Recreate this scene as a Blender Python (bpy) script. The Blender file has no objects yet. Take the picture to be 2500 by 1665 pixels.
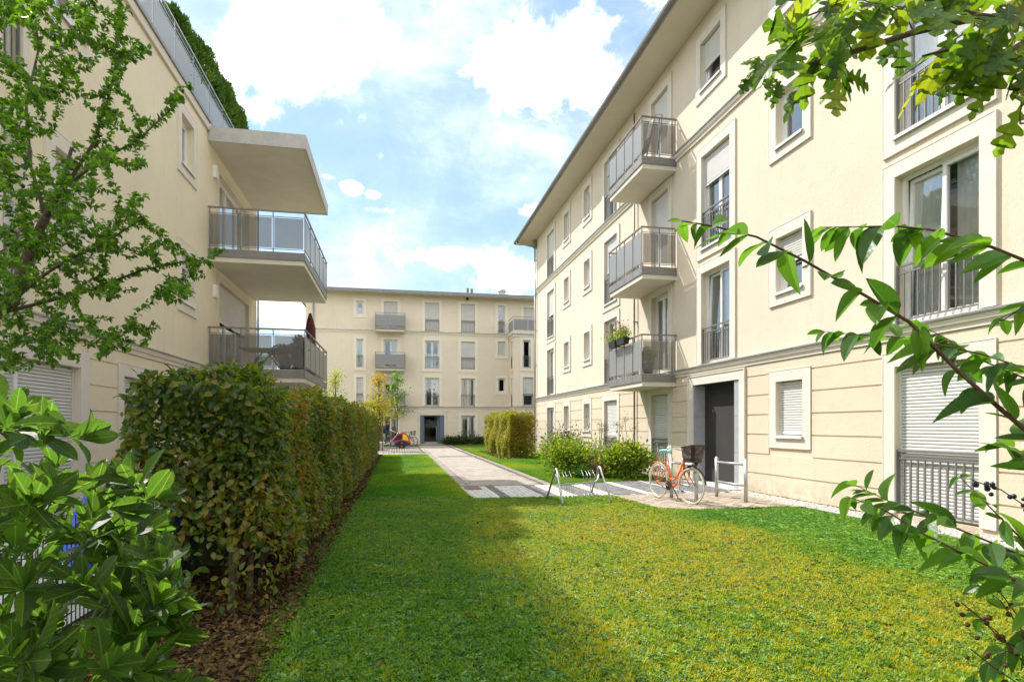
import bpy, math, random
import numpy as np
from mathutils import Vector, Matrix
R = math.radians
random.seed(7)
rng = np.random.default_rng(7)
scene = bpy.context.scene
COL = scene.collection

# ---------------------------------------------------------------- camera, sky, sun, exposure
TH = math.atan(281 / 1420)
cam_d = bpy.data.cameras.new('camera')
cam = bpy.data.objects.new('camera', cam_d); COL.objects.link(cam)
cam.location = (0, 0, 1.5); cam.rotation_euler = (R(90), 0, -TH)
cam_d.lens = 36 * 1420 / 2500; cam_d.sensor_width = 36; cam_d.shift_y = 0.0826
cam_d.clip_start = 0.05; cam_d.clip_end = 3000
scene.camera = cam

SUN = Vector((-1, 1.15, 1.68)).normalized()          # direction towards the sun
SUN_EL = math.asin(SUN.z)
sun_d = bpy.data.lights.new('sun', 'SUN'); sun_d.energy = 2.2; sun_d.angle = R(0.6); sun_d.color = (1.0, 0.955, 0.88)
sun = bpy.data.objects.new('sun', sun_d); COL.objects.link(sun)
sun.rotation_euler = SUN.to_track_quat('Z', 'Y').to_euler()

scene.view_settings.view_transform = 'Standard'; scene.view_settings.look = 'None'
scene.view_settings.gamma = 1; scene.view_settings.use_curve_mapping = False
scene.view_settings.exposure = 1.57


class NT:
    """small shorthand for node trees"""
    def __init__(s, tree): s.t = tree; s.n = tree.nodes; s.l = tree.links
    def add(s, kind, **kw):
        n = s.n.new(kind)
        for k, v in kw.items(): setattr(n, k, v)
        return n
    def set(s, sock, v):
        if isinstance(v, bpy.types.NodeSocket): s.l.new(v, sock)
        else: sock.default_value = v
    def math(s, op, a, b=0.0, c=0.0, clamp=False):
        n = s.add('ShaderNodeMath', operation=op, use_clamp=clamp)
        s.set(n.inputs[0], a); s.set(n.inputs[1], b); s.set(n.inputs[2], c); return n.outputs[0]
    def noise(s, vec, scale, detail=4, rough=.55, dist=0.0):
        n = s.add('ShaderNodeTexNoise'); s.set(n.inputs['Vector'], vec); n.inputs['Scale'].default_value = scale
        n.inputs['Detail'].default_value = detail; n.inputs['Roughness'].default_value = rough
        n.inputs['Distortion'].default_value = dist; return n.outputs['Fac']
    def ramp(s, fac, stops, interp='LINEAR'):
        n = s.add('ShaderNodeValToRGB'); s.set(n.inputs[0], fac); e = n.color_ramp.elements; n.color_ramp.interpolation = interp
        while len(e) > 1: e.remove(e[-1])
        e[0].position = stops[0][0]; e[0].color = stops[0][1] if len(stops[0][1]) == 4 else (*stops[0][1], 1)
        for p, c in stops[1:]:
            q = e.new(p); q.color = c if len(c) == 4 else (*c, 1)
        return n.outputs[0]
    def mix(s, fac, a, b, blend='MIX'):
        n = s.add('ShaderNodeMix', data_type='RGBA', blend_type=blend)
        s.set(n.inputs[0], fac)
        s.set(n.inputs[6], (*a, 1) if isinstance(a, tuple) and len(a) == 3 else a)
        s.set(n.inputs[7], (*b, 1) if isinstance(b, tuple) and len(b) == 3 else b)
        return n.outputs[2]
    def sstep(s, x, lo, hi):
        n = s.add('ShaderNodeMapRange', interpolation_type='SMOOTHSTEP'); s.set(n.inputs[0], x)
        n.inputs[1].default_value = lo; n.inputs[2].default_value = hi; return n.outputs[0]


def pix_dir(u, v):
    """direction of a pixel of the 2500 px wide photograph (used to lay out clouds and plants by measurement)"""
    a = (u - 1250) / 1420; b = -(v - 1039) / 1420
    return Vector((math.sin(TH) + a * math.cos(TH), math.cos(TH) - a * math.sin(TH), b))
def at(u, v, d): return Vector((0, 0, 1.5)) + pix_dir(u, v) * d
def dpt(u, v, d): return at(u * 1.0621, v * 1.0621, d)

# world: Nishita sky with clouds where the photograph has them
world = bpy.data.worlds.new('World'); scene.world = world; world.use_nodes = True
N = NT(world.node_tree); N.n.clear()
sky = N.add('ShaderNodeTexSky', sky_type='NISHITA'); sky.sun_disc = False
sky.sun_elevation = SUN_EL; sky.sun_rotation = math.atan2(SUN.x, SUN.y)
sky.air_density = 1.0; sky.dust_density = 0.7; sky.ozone_density = 1.0
tc = N.add('ShaderNodeTexCoord'); D = tc.outputs['Generated']
cl = None
BLOBS = [  # centre (photo px), half width, half height, weight
    (690, 120, 170, 150, 1.0), (790, 190, 90, 60, .7), (640, 275, 75, 55, .9), (1340, 165, 175, 115, 1.05), (1420, 230, 110, 70, .8), (1110, 625, 150, 50, 1.0),
    (1220, 670, 110, 50, .85), (900, 30, 130, 50, .6), (950, 75, 40, 28, .9), (862, 460, 30, 18, 1.0), (905, 475, 24, 13, .8), (797, 430, 26, 14, .6),
    (930, 380, 50, 14, .5), (1290, 515, 70, 22, .65), (650, 760, 120, 70, 1.1), (1060, 15, 90, 24, .5), (930, 515, 60, 12, .45), (1620, -10, 60, 30, .6)]
for (u, v, w, h, wt) in BLOBS:
    c = pix_dir(u, v).normalized(); side = c.cross(Vector((0, 0, 1))).normalized(); up = side.cross(c).normalized()
    k = 1 / pix_dir(u, v).length
    sw = 1 / (w / 1420 * k); sh = 1 / (h / 1420 * k)
    def dot(vec):
        n = N.add('ShaderNodeVectorMath', operation='DOT_PRODUCT'); N.l.new(D, n.inputs[0]); n.inputs[1].default_value = vec; return n.outputs['Value']
    dx = dot(side * sw); dy = dot(up * sh); dz = dot(c)
    r2 = N.math('ADD', N.math('MULTIPLY', dx, dx), N.math('MULTIPLY', dy, dy))
    b = N.math('MULTIPLY', N.math('EXPONENT', N.math('MULTIPLY', r2, -.7)), wt)
    b = N.math('MULTIPLY', b, N.math('GREATER_THAN', dz, 0.2))
    cl = b if cl is None else N.math('MAXIMUM', cl, b)
n1 = N.noise(D, 7.5, 11, .66, .25)
n2 = N.noise(D, 2.2, 6, .55, .2)
body = N.math('ADD', cl, N.math('MULTIPLY', N.math('SUBTRACT', n1, .5), 2.6))
mask = N.math('POWER', N.sstep(body, .22, 1.0), 2.0)
# unseen broken clouds added outside the frame, thickened to raise ambient light
fill_clouds = N.sstep(N.math('ADD', N.math('MULTIPLY', n2, .9), N.math('MULTIPLY', n1, .35)), .56, .76)
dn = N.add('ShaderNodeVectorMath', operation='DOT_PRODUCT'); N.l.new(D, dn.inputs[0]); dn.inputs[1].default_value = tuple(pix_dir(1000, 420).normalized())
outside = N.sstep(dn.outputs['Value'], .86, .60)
mask = N.math('MAXIMUM', mask, N.math('MULTIPLY', fill_clouds, outside))
mpv = N.add('ShaderNodeMapping'); mpv.inputs['Rotation'].default_value = (.3, .5, .7); mpv.inputs['Scale'].default_value = (1.2, 3.2, 3.2); N.l.new(D, mpv.inputs[0])
veil = N.math('MULTIPLY', N.sstep(N.noise(mpv.outputs[0], 1.7, 8, .62, .2), .38, .78), .26)
veil = N.math('ADD', veil, .05)
sep = N.add('ShaderNodeSeparateXYZ'); N.l.new(D, sep.inputs[0])
hz = N.sstep(sep.outputs[2], .42, .0)
cov = N.math('MAXIMUM', mask, veil)
cov = N.math('MAXIMUM', cov, N.math('MULTIPLY', hz, .22))
gm = N.add('ShaderNodeGamma'); gm.inputs[1].default_value = .5; N.l.new(sky.outputs[0], gm.inputs[0])
skyc = N.mix(1.0, gm.outputs[0], (.95, 1.32, 1.62), 'MULTIPLY')
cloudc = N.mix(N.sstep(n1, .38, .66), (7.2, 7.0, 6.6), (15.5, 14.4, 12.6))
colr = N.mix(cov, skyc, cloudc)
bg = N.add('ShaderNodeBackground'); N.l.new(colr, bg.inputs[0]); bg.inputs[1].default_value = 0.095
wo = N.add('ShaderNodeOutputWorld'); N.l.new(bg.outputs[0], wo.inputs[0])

# ---------------------------------------------------------------- materials
def pbsdf(name, base=(.5, .5, .5), rough=.6, metal=0.0, spec=.5):
    m = bpy.data.materials.new(name); m.use_nodes = True; t = NT(m.node_tree)
    b = t.n['Principled BSDF']; b.inputs['Base Color'].default_value = (*base, 1)
    b.inputs['Roughness'].default_value = rough; b.inputs['Metallic'].default_value = metal
    b.inputs['Specular IOR Level'].default_value = spec
    return m, t, b
def pos(t): return t.add('ShaderNodeNewGeometry').outputs['Position']
def bump(t, b, h, strength=.3, dist=.01):
    n = t.add('ShaderNodeBump'); n.inputs['Strength'].default_value = strength; n.inputs['Distance'].default_value = dist
    t.set(n.inputs['Height'], h); t.l.new(n.outputs[0], b.inputs['Normal'])
def simple(name, base, rough=.6, metal=0.0, var=.12, scale=6.0, spec=.5, bmp=0.0, bscale=60):
    m, t, b = pbsdf(name, base, rough, metal, spec)
    p = pos(t); f = t.noise(p, scale, 5, .6)
    lo = tuple(max(0, c * (1 - var)) for c in base); hi = tuple(min(1, c * (1 + var)) for c in base)
    t.l.new(t.ramp(f, [(.3, lo), (.7, hi)]), b.inputs['Base Color'])
    if bmp: bump(t, b, t.noise(p, bscale, 3, .6), bmp, .005)
    return m
def plaster(name, base, stain=(.5, .42, .3), grain=70):
    m, t, b = pbsdf(name, base, .92, 0, .2); p = pos(t)
    big = t.noise(p, .55, 5, .6, .3); mid = t.noise(p, 5, 5, .65)
    c = t.ramp(big, [(.25, tuple(x * .93 for x in base)), (.75, tuple(min(1, x * 1.05) for x in base))])
    c = t.mix(t.math('MULTIPLY', t.sstep(mid, .52, .8), .35), c, stain)
    fine = t.noise(p, grain, 4, .7)
    c = t.mix(t.math('MULTIPLY', t.sstep(fine, .55, .85), .30), c, tuple(x * .62 for x in base))
    # rain streaks: noise stretched down the wall
    mp = t.add('ShaderNodeMapping'); mp.inputs['Scale'].default_value = (3.0, 3.0, .22); t.l.new(p, mp.inputs[0])
    st = t.noise(mp.outputs[0], 2.0, 6, .6)
    c = t.mix(t.math('MULTIPLY', t.sstep(st, .54, .78), .38), c, stain)
    sz_ = t.add('ShaderNodeSeparateXYZ'); t.l.new(p, sz_.inputs[0])
    foot = t.math('MULTIPLY', t.sstep(sz_.outputs[2], .55, .0), t.sstep(t.noise(p, 4, 5, .65), .38, .7))
    c = t.mix(t.math('MULTIPLY', foot, .55), c, tuple(x * .55 for x in stain))
    t.l.new(c, b.inputs['Base Color'])
    h = t.math('ADD', t.noise(p, grain * 1.3, 3, .6), t.math('MULTIPLY', t.noise(p, grain * .3, 3, .6), .7))
    h = t.math('ADD', h, t.math('MULTIPLY', t.noise(p, 24, 4, .65), .8))
    bump(t, b, h, .55, .008)
    return m
VEINED = ('laurel_leaf', 'shrub_leaf', 'oak_leaf', 'hornbeam_leaf')
def leafmat(name, stops, trans=.45, rough=.45, spec=.5, tr_gain=1.5, veins=True, dry=None):
    """leaf colour runs over the per-leaf tint attribute; light passes through the blade"""
    m, t, b = pbsdf(name, (.1, .2, .05), rough, 0, spec)
    at_ = t.add('ShaderNodeAttribute', attribute_name='tint')
    p = pos(t)
    f = t.math('ADD', at_.outputs['Fac'], t.math('MULTIPLY', t.math('SUBTRACT', t.noise(p, 1.3, 3, .5), .5), .55), clamp=True)
    c = t.ramp(f, stops)
    c = t.mix(t.math('MULTIPLY', t.noise(p, 45, 3, .6), .4), c, (.10, .12, .02))
    if dry is not None:
        c = t.mix(t.math('MULTIPLY', t.sstep(t.noise(p, 28, 4, .7), .60, .72), .7), c, dry)
    if name in VEINED:
        lx = t.add('ShaderNodeAttribute', attribute_name='leaf_x').outputs['Fac']; ly = t.add('ShaderNodeAttribute', attribute_name='leaf_y').outputs['Fac']
        ax = t.math('ABSOLUTE', lx); rib = t.sstep(ax, .022, .006)
        sv = t.math('FRACT', t.math('SUBTRACT', t.math('MULTIPLY', ly, 8.0), t.math('MULTIPLY', ax, 9.0)))
        sv = t.math('MULTIPLY', t.sstep(t.math('ABSOLUTE', t.math('SUBTRACT', sv, .5)), .07, .02), .55)
        vn = t.math('MAXIMUM', rib, sv)
        c = t.mix(t.math('MULTIPLY', vn, .28), c, (.16, .27, .07))
        bump(t, b, t.math('SUBTRACT', t.noise(p, 60, 2, .5), vn), .35, .002)
    t.l.new(c, b.inputs['Base Color'])
    tr = t.add('ShaderNodeBsdfTranslucent')
    g = t.mix(1.0, c, (tr_gain * 1.15, tr_gain * 1.2, tr_gain * .5), 'MULTIPLY'); t.l.new(g, tr.inputs[0])
    mx = t.add('ShaderNodeMixShader'); mx.inputs[0].default_value = trans
    t.l.new(b.outputs[0], mx.inputs[1]); t.l.new(tr.outputs[0], mx.inputs[2])
    t.l.new(mx.outputs[0], t.n['Material Output'].inputs[0])
    return m

M = {}
M['plaster'] = plaster('cream_plaster', (.685, .60, .48), (.60, .47, .30), 55)
M['plaster_gf'] = plaster('ground_floor_plaster', (.69, .59, .455), (.56, .44, .28), 40)
M['plaster_l'] = plaster('yellow_cream_plaster', (.77, .685, .515), (.62, .52, .34), 55)
M['plaster_far'] = plaster('pale_plaster', (.80, .69, .545), (.6, .52, .40), 50)
M['trim_far'] = simple('pale_trim', (.84, .75, .62), .85, 0, .04, 3, .2)
M['trim'] = simple('stone_grey_trim', (.70, .64, .56), .85, 0, .06, 3, .2, .15, 120)
M['soffit'] = simple('soffit_paint', (.66, .60, .50), .85, 0, .04, 1.5, .2)
M['white'] = simple('white_window_frame', (.78, .77, .74), .35, 0, .03, 3)
M['sillw'] = simple('white_metal_sill', (.75, .74, .71), .4, 0, .05, 4)
M['shutter'] = simple('grey_shutter', (.60, .585, .55), .45, 0, .05, 2)
M['shutterw'] = simple('light_shutter', (.66, .65, .63), .42, 0, .04, 2)
M['rail'] = simple('grey_painted_steel', (.20, .19, .185), .5, .3, .12, 8)
M['railtop'] = simple('brown_grey_handrail', (.25, .205, .18), .4, .4, .12, 8)
M['beam'] = simple('grey_balcony_beam', (.23, .22, .215), .55, .2, .10, 4)
M['slab'] = simple('painted_concrete', (.68, .63, .54), .85, 0, .06, 2.2, .2, .15, 60)
M['concrete'] = simple('raw_concrete', (.50, .48, .45), .85, 0, .12, 4, .3, .3, 50)
M['zinc'] = simple('zinc_sheet', (.42, .42, .42), .45, .6, .2, 5)
M['gutter'] = simple('grey_gutter', (.24, .23, .22), .45, .4, .15, 5)
M['galv'] = simple('galvanised_steel', (.50, .51, .52), .38, .75, .2, 30)
M['dark'] = simple('dark_room', (.035, .032, .03), .9, 0, .3, 1.0)
M['slate'] = simple('dark_slate_cladding', (.020, .022, .027), .55, 0, .25, 5, .5, .2, 40)
M['greystone'] = simple('grey_stone_cladding', (.36, .38, .40), .6, 0, .10, 6, .5, .1, 60)
M['bluegrey'] = simple('blue_grey_cladding', (.13, .16, .20), .5, 0, .10, 6)
M['curtain'] = simple('curtain_fabric', (.80, .81, .74), .9, 0, .08, 4)
M['roof'] = simple('brown_roof_tiles', (.22, .15, .11), .8, 0, .3, 8, .3, .4, 12)
M['lamp'] = simple('white_lamp_glass', (.8, .78, .74), .5, 0, .03, 2)
M['black'] = simple('black_rubber', (.02, .02, .022), .6, 0, .2, 20)
M['orange'] = simple('orange_frame_paint', (.78, .17, .03), .3, 0, .05, 10)
M['cream_tyre'] = simple('cream_tyre_rubber', (.62, .55, .42), .7, 0, .08, 20)
M['chrome'] = simple('bright_metal', (.7, .7, .7), .25, .9, .1, 20)
M['teal'] = simple('pale_teal_seat_cover', (.33, .60, .58), .7, 0, .25, 40, .3, .6, 60)
M['wicker'] = simple('dark_brown_wicker', (.06, .038, .03), .7, 0, .35, 60)
M['brownwood'] = simple('weathered_garden_wood', (.17, .13, .10), .8, 0, .25, 12)
M['blue'] = simple('blue_tarpaulin', (.015, .08, .62), .45, 0, .25, 5)
M['red'] = simple('red_fabric', (.62, .03, .05), .6, 0, .1, 8)
M['pink'] = simple('magenta_fabric', (.55, .04, .14), .6, 0, .1, 8)
M['yellow'] = simple('yellow_fabric', (.85, .62, .02), .6, 0, .08, 8)
M['navy'] = simple('navy_fabric', (.03, .04, .14), .6, 0, .2, 8)
M['maroon'] = simple('maroon_parasol_cloth', (.10, .025, .03), .8, 0, .25, 8)
M['soil'] = simple('dark_soil', (.05, .032, .02), .95, 0, .5, 14, .2, .8, 30)
M['bark'] = simple('grey_brown_bark', (.11, .085, .06), .85, 0, .4, 25, .2, .8, 60)
M['twig'] = simple('red_brown_twig', (.09, .028, .02), .6, 0, .4, 40)
M['greentwig'] = simple('green_twig', (.09, .13, .05), .6, 0, .3, 30)
M['fence'] = simple('dark_green_wire', (.01, .03, .018), .5, .2, .2, 10)
M['stone'] = simple('pale_gravel', (.50, .46, .42), .9, 0, .35, 18, .2, .3, 50)
M['kerb'] = simple('grey_kerb_stone', (.40, .41, .42), .85, 0, .1, 10, .3, .3, 60)
M['grate'] = simple('steel_grate', (.16, .155, .15), .6, .4, .2, 30)
M['rust'] = simple('rusty_brown_cover', (.25, .16, .12), .8, .1, .25, 12)
M['berry'] = simple('dark_blue_berry', (.012, .02, .05), .35, 0, .4, 60)
M['seed'] = simple('brown_seed_head', (.09, .05, .025), .9, 0, .4, 60, .2, .8, 120)
M['amber'] = simple('amber_reflector', (.9, .35, .02), .25, 0, .1, 10)

def paver_mat(name, a, b_, c_):
    m, t, b = pbsdf(name, a, .85, 0, .25)
    at_ = t.add('ShaderNodeAttribute', attribute_name='tint'); p = pos(t)
    c = t.ramp(at_.outputs['Fac'], [(0, a), (.5, b_), (1, c_)])
    c = t.mix(t.math('MULTIPLY', t.noise(p, 25, 4, .6), .35), c, tuple(x * .6 for x in a))
    c = t.mix(t.math('MULTIPLY', t.sstep(t.noise(p, 1.2, 5, .6), .55, .75), .3), c, tuple(x * .7 for x in b_))
    t.l.new(c, b.inputs['Base Color']); bump(t, b, t.noise(p, 120, 3, .6), .3, .004); return m
M['paver'] = paver_mat('beige_paver', (.34, .30, .26), (.42, .375, .33), (.50, .45, .40))
M['cobble_w'] = paver_mat('white_cobble', (.60, .58, .54), (.70, .68, .64), (.78, .76, .72))
M['cobble_g'] = paver_mat('grey_cobble', (.16, .155, .16), (.22, .215, .215), (.29, .28, .28))
M['paver_b'] = paver_mat('sandy_paver', (.36, .30, .23), (.42, .35, .28), (.47, .41, .33))

def glassmat(name, tint=(.75, .8, .8), extra=.10, gain=2.2):
    m = bpy.data.materials.new(name); m.use_nodes = True; t = NT(m.node_tree); t.n.clear()
    o = t.add('ShaderNodeOutputMaterial'); g = t.add('ShaderNodeBsdfGlossy'); g.inputs['Roughness'].default_value = .015
    g.inputs['Color'].default_value = (.95, .97, 1, 1)
    tr = t.add('ShaderNodeBsdfTransparent'); tr.inputs[0].default_value = (*tint, 1)
    fr = t.add('ShaderNodeFresnel'); fr.inputs[0].default_value = 1.6
    wob = t.add('ShaderNodeBump'); wob.inputs['Strength'].default_value = .12; wob.inputs['Distance'].default_value = .01
    t.set(wob.inputs['Height'], t.noise(pos(t), 1.4, 2, .5)); t.l.new(wob.outputs[0], g.inputs['Normal'])
    f = t.math('ADD', t.math('MULTIPLY', fr.outputs[0], gain), extra, clamp=True)
    mx = t.add('ShaderNodeMixShader'); t.l.new(f, mx.inputs[0]); t.l.new(tr.outputs[0], mx.inputs[1]); t.l.new(g.outputs[0], mx.inputs[2])
    t.l.new(mx.outputs[0], o.inputs[0]); return m
M['glass'] = glassmat('window_glass', (.92, .95, .94), .14, 1.7)
M['doorglass'] = glassmat('dark_door_glass', (.25, .27, .27), .0, .55)
def panelmat(name, alpha, base):
    m, t, b = pbsdf(name, base, .35, 0, .5)
    tr = t.add('ShaderNodeBsdfTransparent'); tr.inputs[0].default_value = (.94, .92, .89, 1)
    mx = t.add('ShaderNodeMixShader'); mx.inputs[0].default_value = alpha
    t.l.new(tr.outputs[0], mx.inputs[1]); t.l.new(b.outputs[0], mx.inputs[2]); t.l.new(mx.outputs[0], t.n['Material Output'].inputs[0]); return m
M['panel'] = panelmat('grey_tinted_panel', .50, (.20, .19, .18))
M['panel2'] = panelmat('grey_perforated_panel', .82, (.30, .295, .29))
M['roofglass'] = panelmat('roof_glass_panel', .6, (.42, .46, .50))

def lawn_cols(t, p):
    big = t.noise(p, .42, 5, .62, .5); mid = t.noise(p, 2.6, 5, .65, .4)
    f = t.math('ADD', t.math('MULTIPLY', big, .75), t.math('MULTIPLY', mid, .45))
    sx = t.add('ShaderNodeSeparateXYZ'); t.l.new(p, sx.inputs[0])
    # mossy yellow at the right-hand front; its left edge also paints a shadow line
    wob = t.math('MULTIPLY', t.math('SUBTRACT', t.noise(p, .9, 4, .6), .5), 1.6)
    g = t.sstep(t.math('ADD', sx.outputs[0], wob), .5, 1.5); h = t.sstep(t.math('ADD', sx.outputs[0], wob), 5.3, 4.5)
    sy = t.sstep(sx.outputs[1], 11.5, 8.5); h = t.math('MULTIPLY', h, t.math('ADD', t.math('MULTIPLY', sy, .55), .45))
    f = t.math('ADD', f, t.math('MULTIPLY', t.math('SUBTRACT', t.math('MULTIPLY', g, h), .50), .26))
    f = t.math('ADD', f, t.math('MULTIPLY', t.math('SUBTRACT', t.noise(p, 9.0, 3, .7), .5), .28))
    return f
def lawn_mat():
    m, t, b = pbsdf('lawn_soil_and_moss', (.1, .15, .02), .95, 0, .1); p = pos(t)
    f = lawn_cols(t, p)
    c = t.ramp(f, [(.38, (.05, .16, .012)), (.55, (.11, .20, .014)), (.68, (.20, .22, .015)), (.85, (.30, .26, .03))])
    c = t.mix(t.sstep(t.noise(p, 40, 4, .7), .40, .62), c, (.018, .03, .006))
    t.l.new(c, b.inputs['Base Color']); bump(t, b, t.noise(p, 60, 4, .7), .8, .02); return m
def grass_mat(name='grass_blades', bright=1.0):
    m, t, b = pbsdf(name, (.1, .2, .02), .5, 0, .3); p = pos(t)
    f = lawn_cols(t, p); oi = t.add('ShaderNodeObjectInfo')
    at_ = t.add('ShaderNodeAttribute', attribute_name='tint')
    f = t.math('ADD', f, t.math('MULTIPLY', t.math('SUBTRACT', oi.outputs['Random'], .5), .12))
    f = t.math('ADD', f, t.math('MULTIPLY', t.math('SUBTRACT', at_.outputs['Fac'], .5), .18))
    k = bright
    c = t.ramp(f, [(.36, (.075 * k, .25 * k, .006)), (.50, (.16 * k, .34 * k, .008)), (.62, (.30 * k, .41 * k, .012)), (.76, (.52 * k, .49 * k, .016)), (.92, (.58 * k, .44 * k, .045))])
    t.l.new(c, b.inputs['Base Color'])
    tr = t.add('ShaderNodeBsdfTranslucent'); t.l.new(t.mix(1.0, c, (1.2, 1.3, .6), 'MULTIPLY'), tr.inputs[0])
    mx = t.add('ShaderNodeMixShader'); mx.inputs[0].default_value = .4
    t.l.new(b.outputs[0], mx.inputs[1]); t.l.new(tr.outputs[0], mx.inputs[2]); t.l.new(mx.outputs[0], t.n['Material Output'].inputs[0]); return m
M['lawn'] = lawn_mat(); M['grass'] = grass_mat(bright=.92)
def weed_mat(nm='weed_leaves', stops=None):
    m, t, b = pbsdf(nm, (.06, .2, .03), .45, 0, .5); oi = t.add('ShaderNodeObjectInfo')
    c = t.ramp(oi.outputs['Random'], stops or [(0, (.02, .095, .008)), (.4, (.055, .18, .012)), (.85, (.13, .30, .03)), (1, (.28, .42, .10))])
    t.l.new(c, b.inputs['Base Color'])
    tr = t.add('ShaderNodeBsdfTranslucent'); t.l.new(c, tr.inputs[0])
    mx = t.add('ShaderNodeMixShader'); mx.inputs[0].default_value = .35
    t.l.new(b.outputs[0], mx.inputs[1]); t.l.new(tr.outputs[0], mx.inputs[2]); t.l.new(mx.outputs[0], t.n['Material Output'].inputs[0]); return m
M['weed'] = weed_mat(); M['weed_light'] = weed_mat('bright_weed_leaves', [(0, (.07, .22, .02)), (.5, (.18, .38, .03)), (1, (.36, .52, .09))])
G1 = [(0, (.018, .075, .008)), (.5, (.055, .17, .012)), (1, (.13, .27, .02))]
M['leaf_tree'] = leafmat('young_tree_leaf', [(0, (.022, .07, .006)), (.5, (.06, .145, .010)), (1, (.14, .27, .018))], .45, .4, .5, 2.4)
M['leaf_laurel'] = leafmat('laurel_leaf', [(0, (.005, .022, .008)), (.5, (.010, .038, .010)), (1, (.024, .07, .012))], .5, .42, .2, 4.2)
M['leaf_shrub'] = leafmat('shrub_leaf', [(0, (.022, .085, .016)), (.5, (.055, .165, .02)), (1, (.13, .28, .03))], .45, .38, .5, 1.9)
M['leaf_oak'] = leafmat('oak_leaf', [(0, (.03, .08, .008)), (.5, (.08, .17, .012)), (.8, (.16, .24, .018)), (1, (.36, .30, .03))], .5, .4, .5, 2.0, dry=(.25, .14, .02))
M['leaf_hedge'] = leafmat('hornbeam_leaf', [(0, (.010, .045, .008)), (.3, (.035, .095, .010)), (.58, (.13, .17, .014)), (.82, (.27, .20, .02)), (1, (.26, .10, .025))], .42, .32, .6, 2.2, dry=(.20, .09, .02))
M['leaf_hedgey'] = leafmat('yellowing_hornbeam_leaf', [(0, (.10, .14, .01)), (.5, (.30, .30, .02)), (.85, (.46, .36, .03)), (1, (.42, .20, .03))], .4, .45, .4, 1.3)
M['leaf_yellow'] = leafmat('autumn_leaf', [(0, (.22, .30, .03)), (.45, (.50, .44, .03)), (.8, (.62, .40, .03)), (1, (.60, .20, .04))], .45, .5, .3, 1.2)
M['leaf_lime'] = leafmat('lime_green_leaf', [(0, (.05, .12, .010)), (.5, (.19, .28, .02)), (.9, (.42, .40, .035)), (1, (.50, .24, .04))], .45, .45, .4, 1.8)
M['leaf_dry'] = leafmat('dry_seed_plume', [(0, (.16, .10, .06)), (.5, (.32, .22, .14)), (1, (.30, .12, .08))], .3, .8, .2, 1.1)
M['leaf_dark'] = leafmat('dark_leaf', [(0, (.012, .04, .008)), (.7, (.05, .09, .015)), (1, (.14, .06, .03))], .3, .4, .5, 1.3)
M['thuja'] = leafmat('thuja_spray', [(0, (.012, .05, .006)), (.5, (.05, .14, .01)), (.85, (.11, .20, .015)), (1, (.16, .10, .03))], .25, .7, .2, 1.2)
M['litter'] = leafmat('fallen_leaf', [(0, (.05, .022, .010)), (.55, (.12, .055, .022)), (.9, (.20, .10, .045)), (1, (.34, .20, .09))], .1, .8, .2, 1.0)
M['flower'] = leafmat('pink_flower', [(0, (.35, .02, .08)), (1, (.6, .08, .22))], .3, .6, .3, 1.1)

# ---------------------------------------------------------------- mesh helpers
def new_obj(name, mesh, mat=None, parent=None, local=False):
    o = bpy.data.objects.new(name, mesh); COL.objects.link(o)
    if mat is not None and not mesh.materials: mesh.materials.append(M[mat] if isinstance(mat, str) else mat)
    if parent is not None:
        o.parent = parent
        if not local and parent.type == 'EMPTY':
            o.matrix_parent_inverse = Matrix.Translation(-Vector(parent.location))
    return o
def tag(o, label=None, cat=None, group=None, kind=None):
    if label: o['label'] = label
    if cat: o['category'] = cat
    if group: o['group'] = group
    if kind: o['kind'] = kind
    return o
def thing(name, loc, label, cat, group=None, rz=0.0):
    o = bpy.data.objects.new(name, None); COL.objects.link(o); o.location = loc; o.rotation_euler = (0, 0, rz)
    o.empty_display_size = .2
    return tag(o, label, cat, group)

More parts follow.
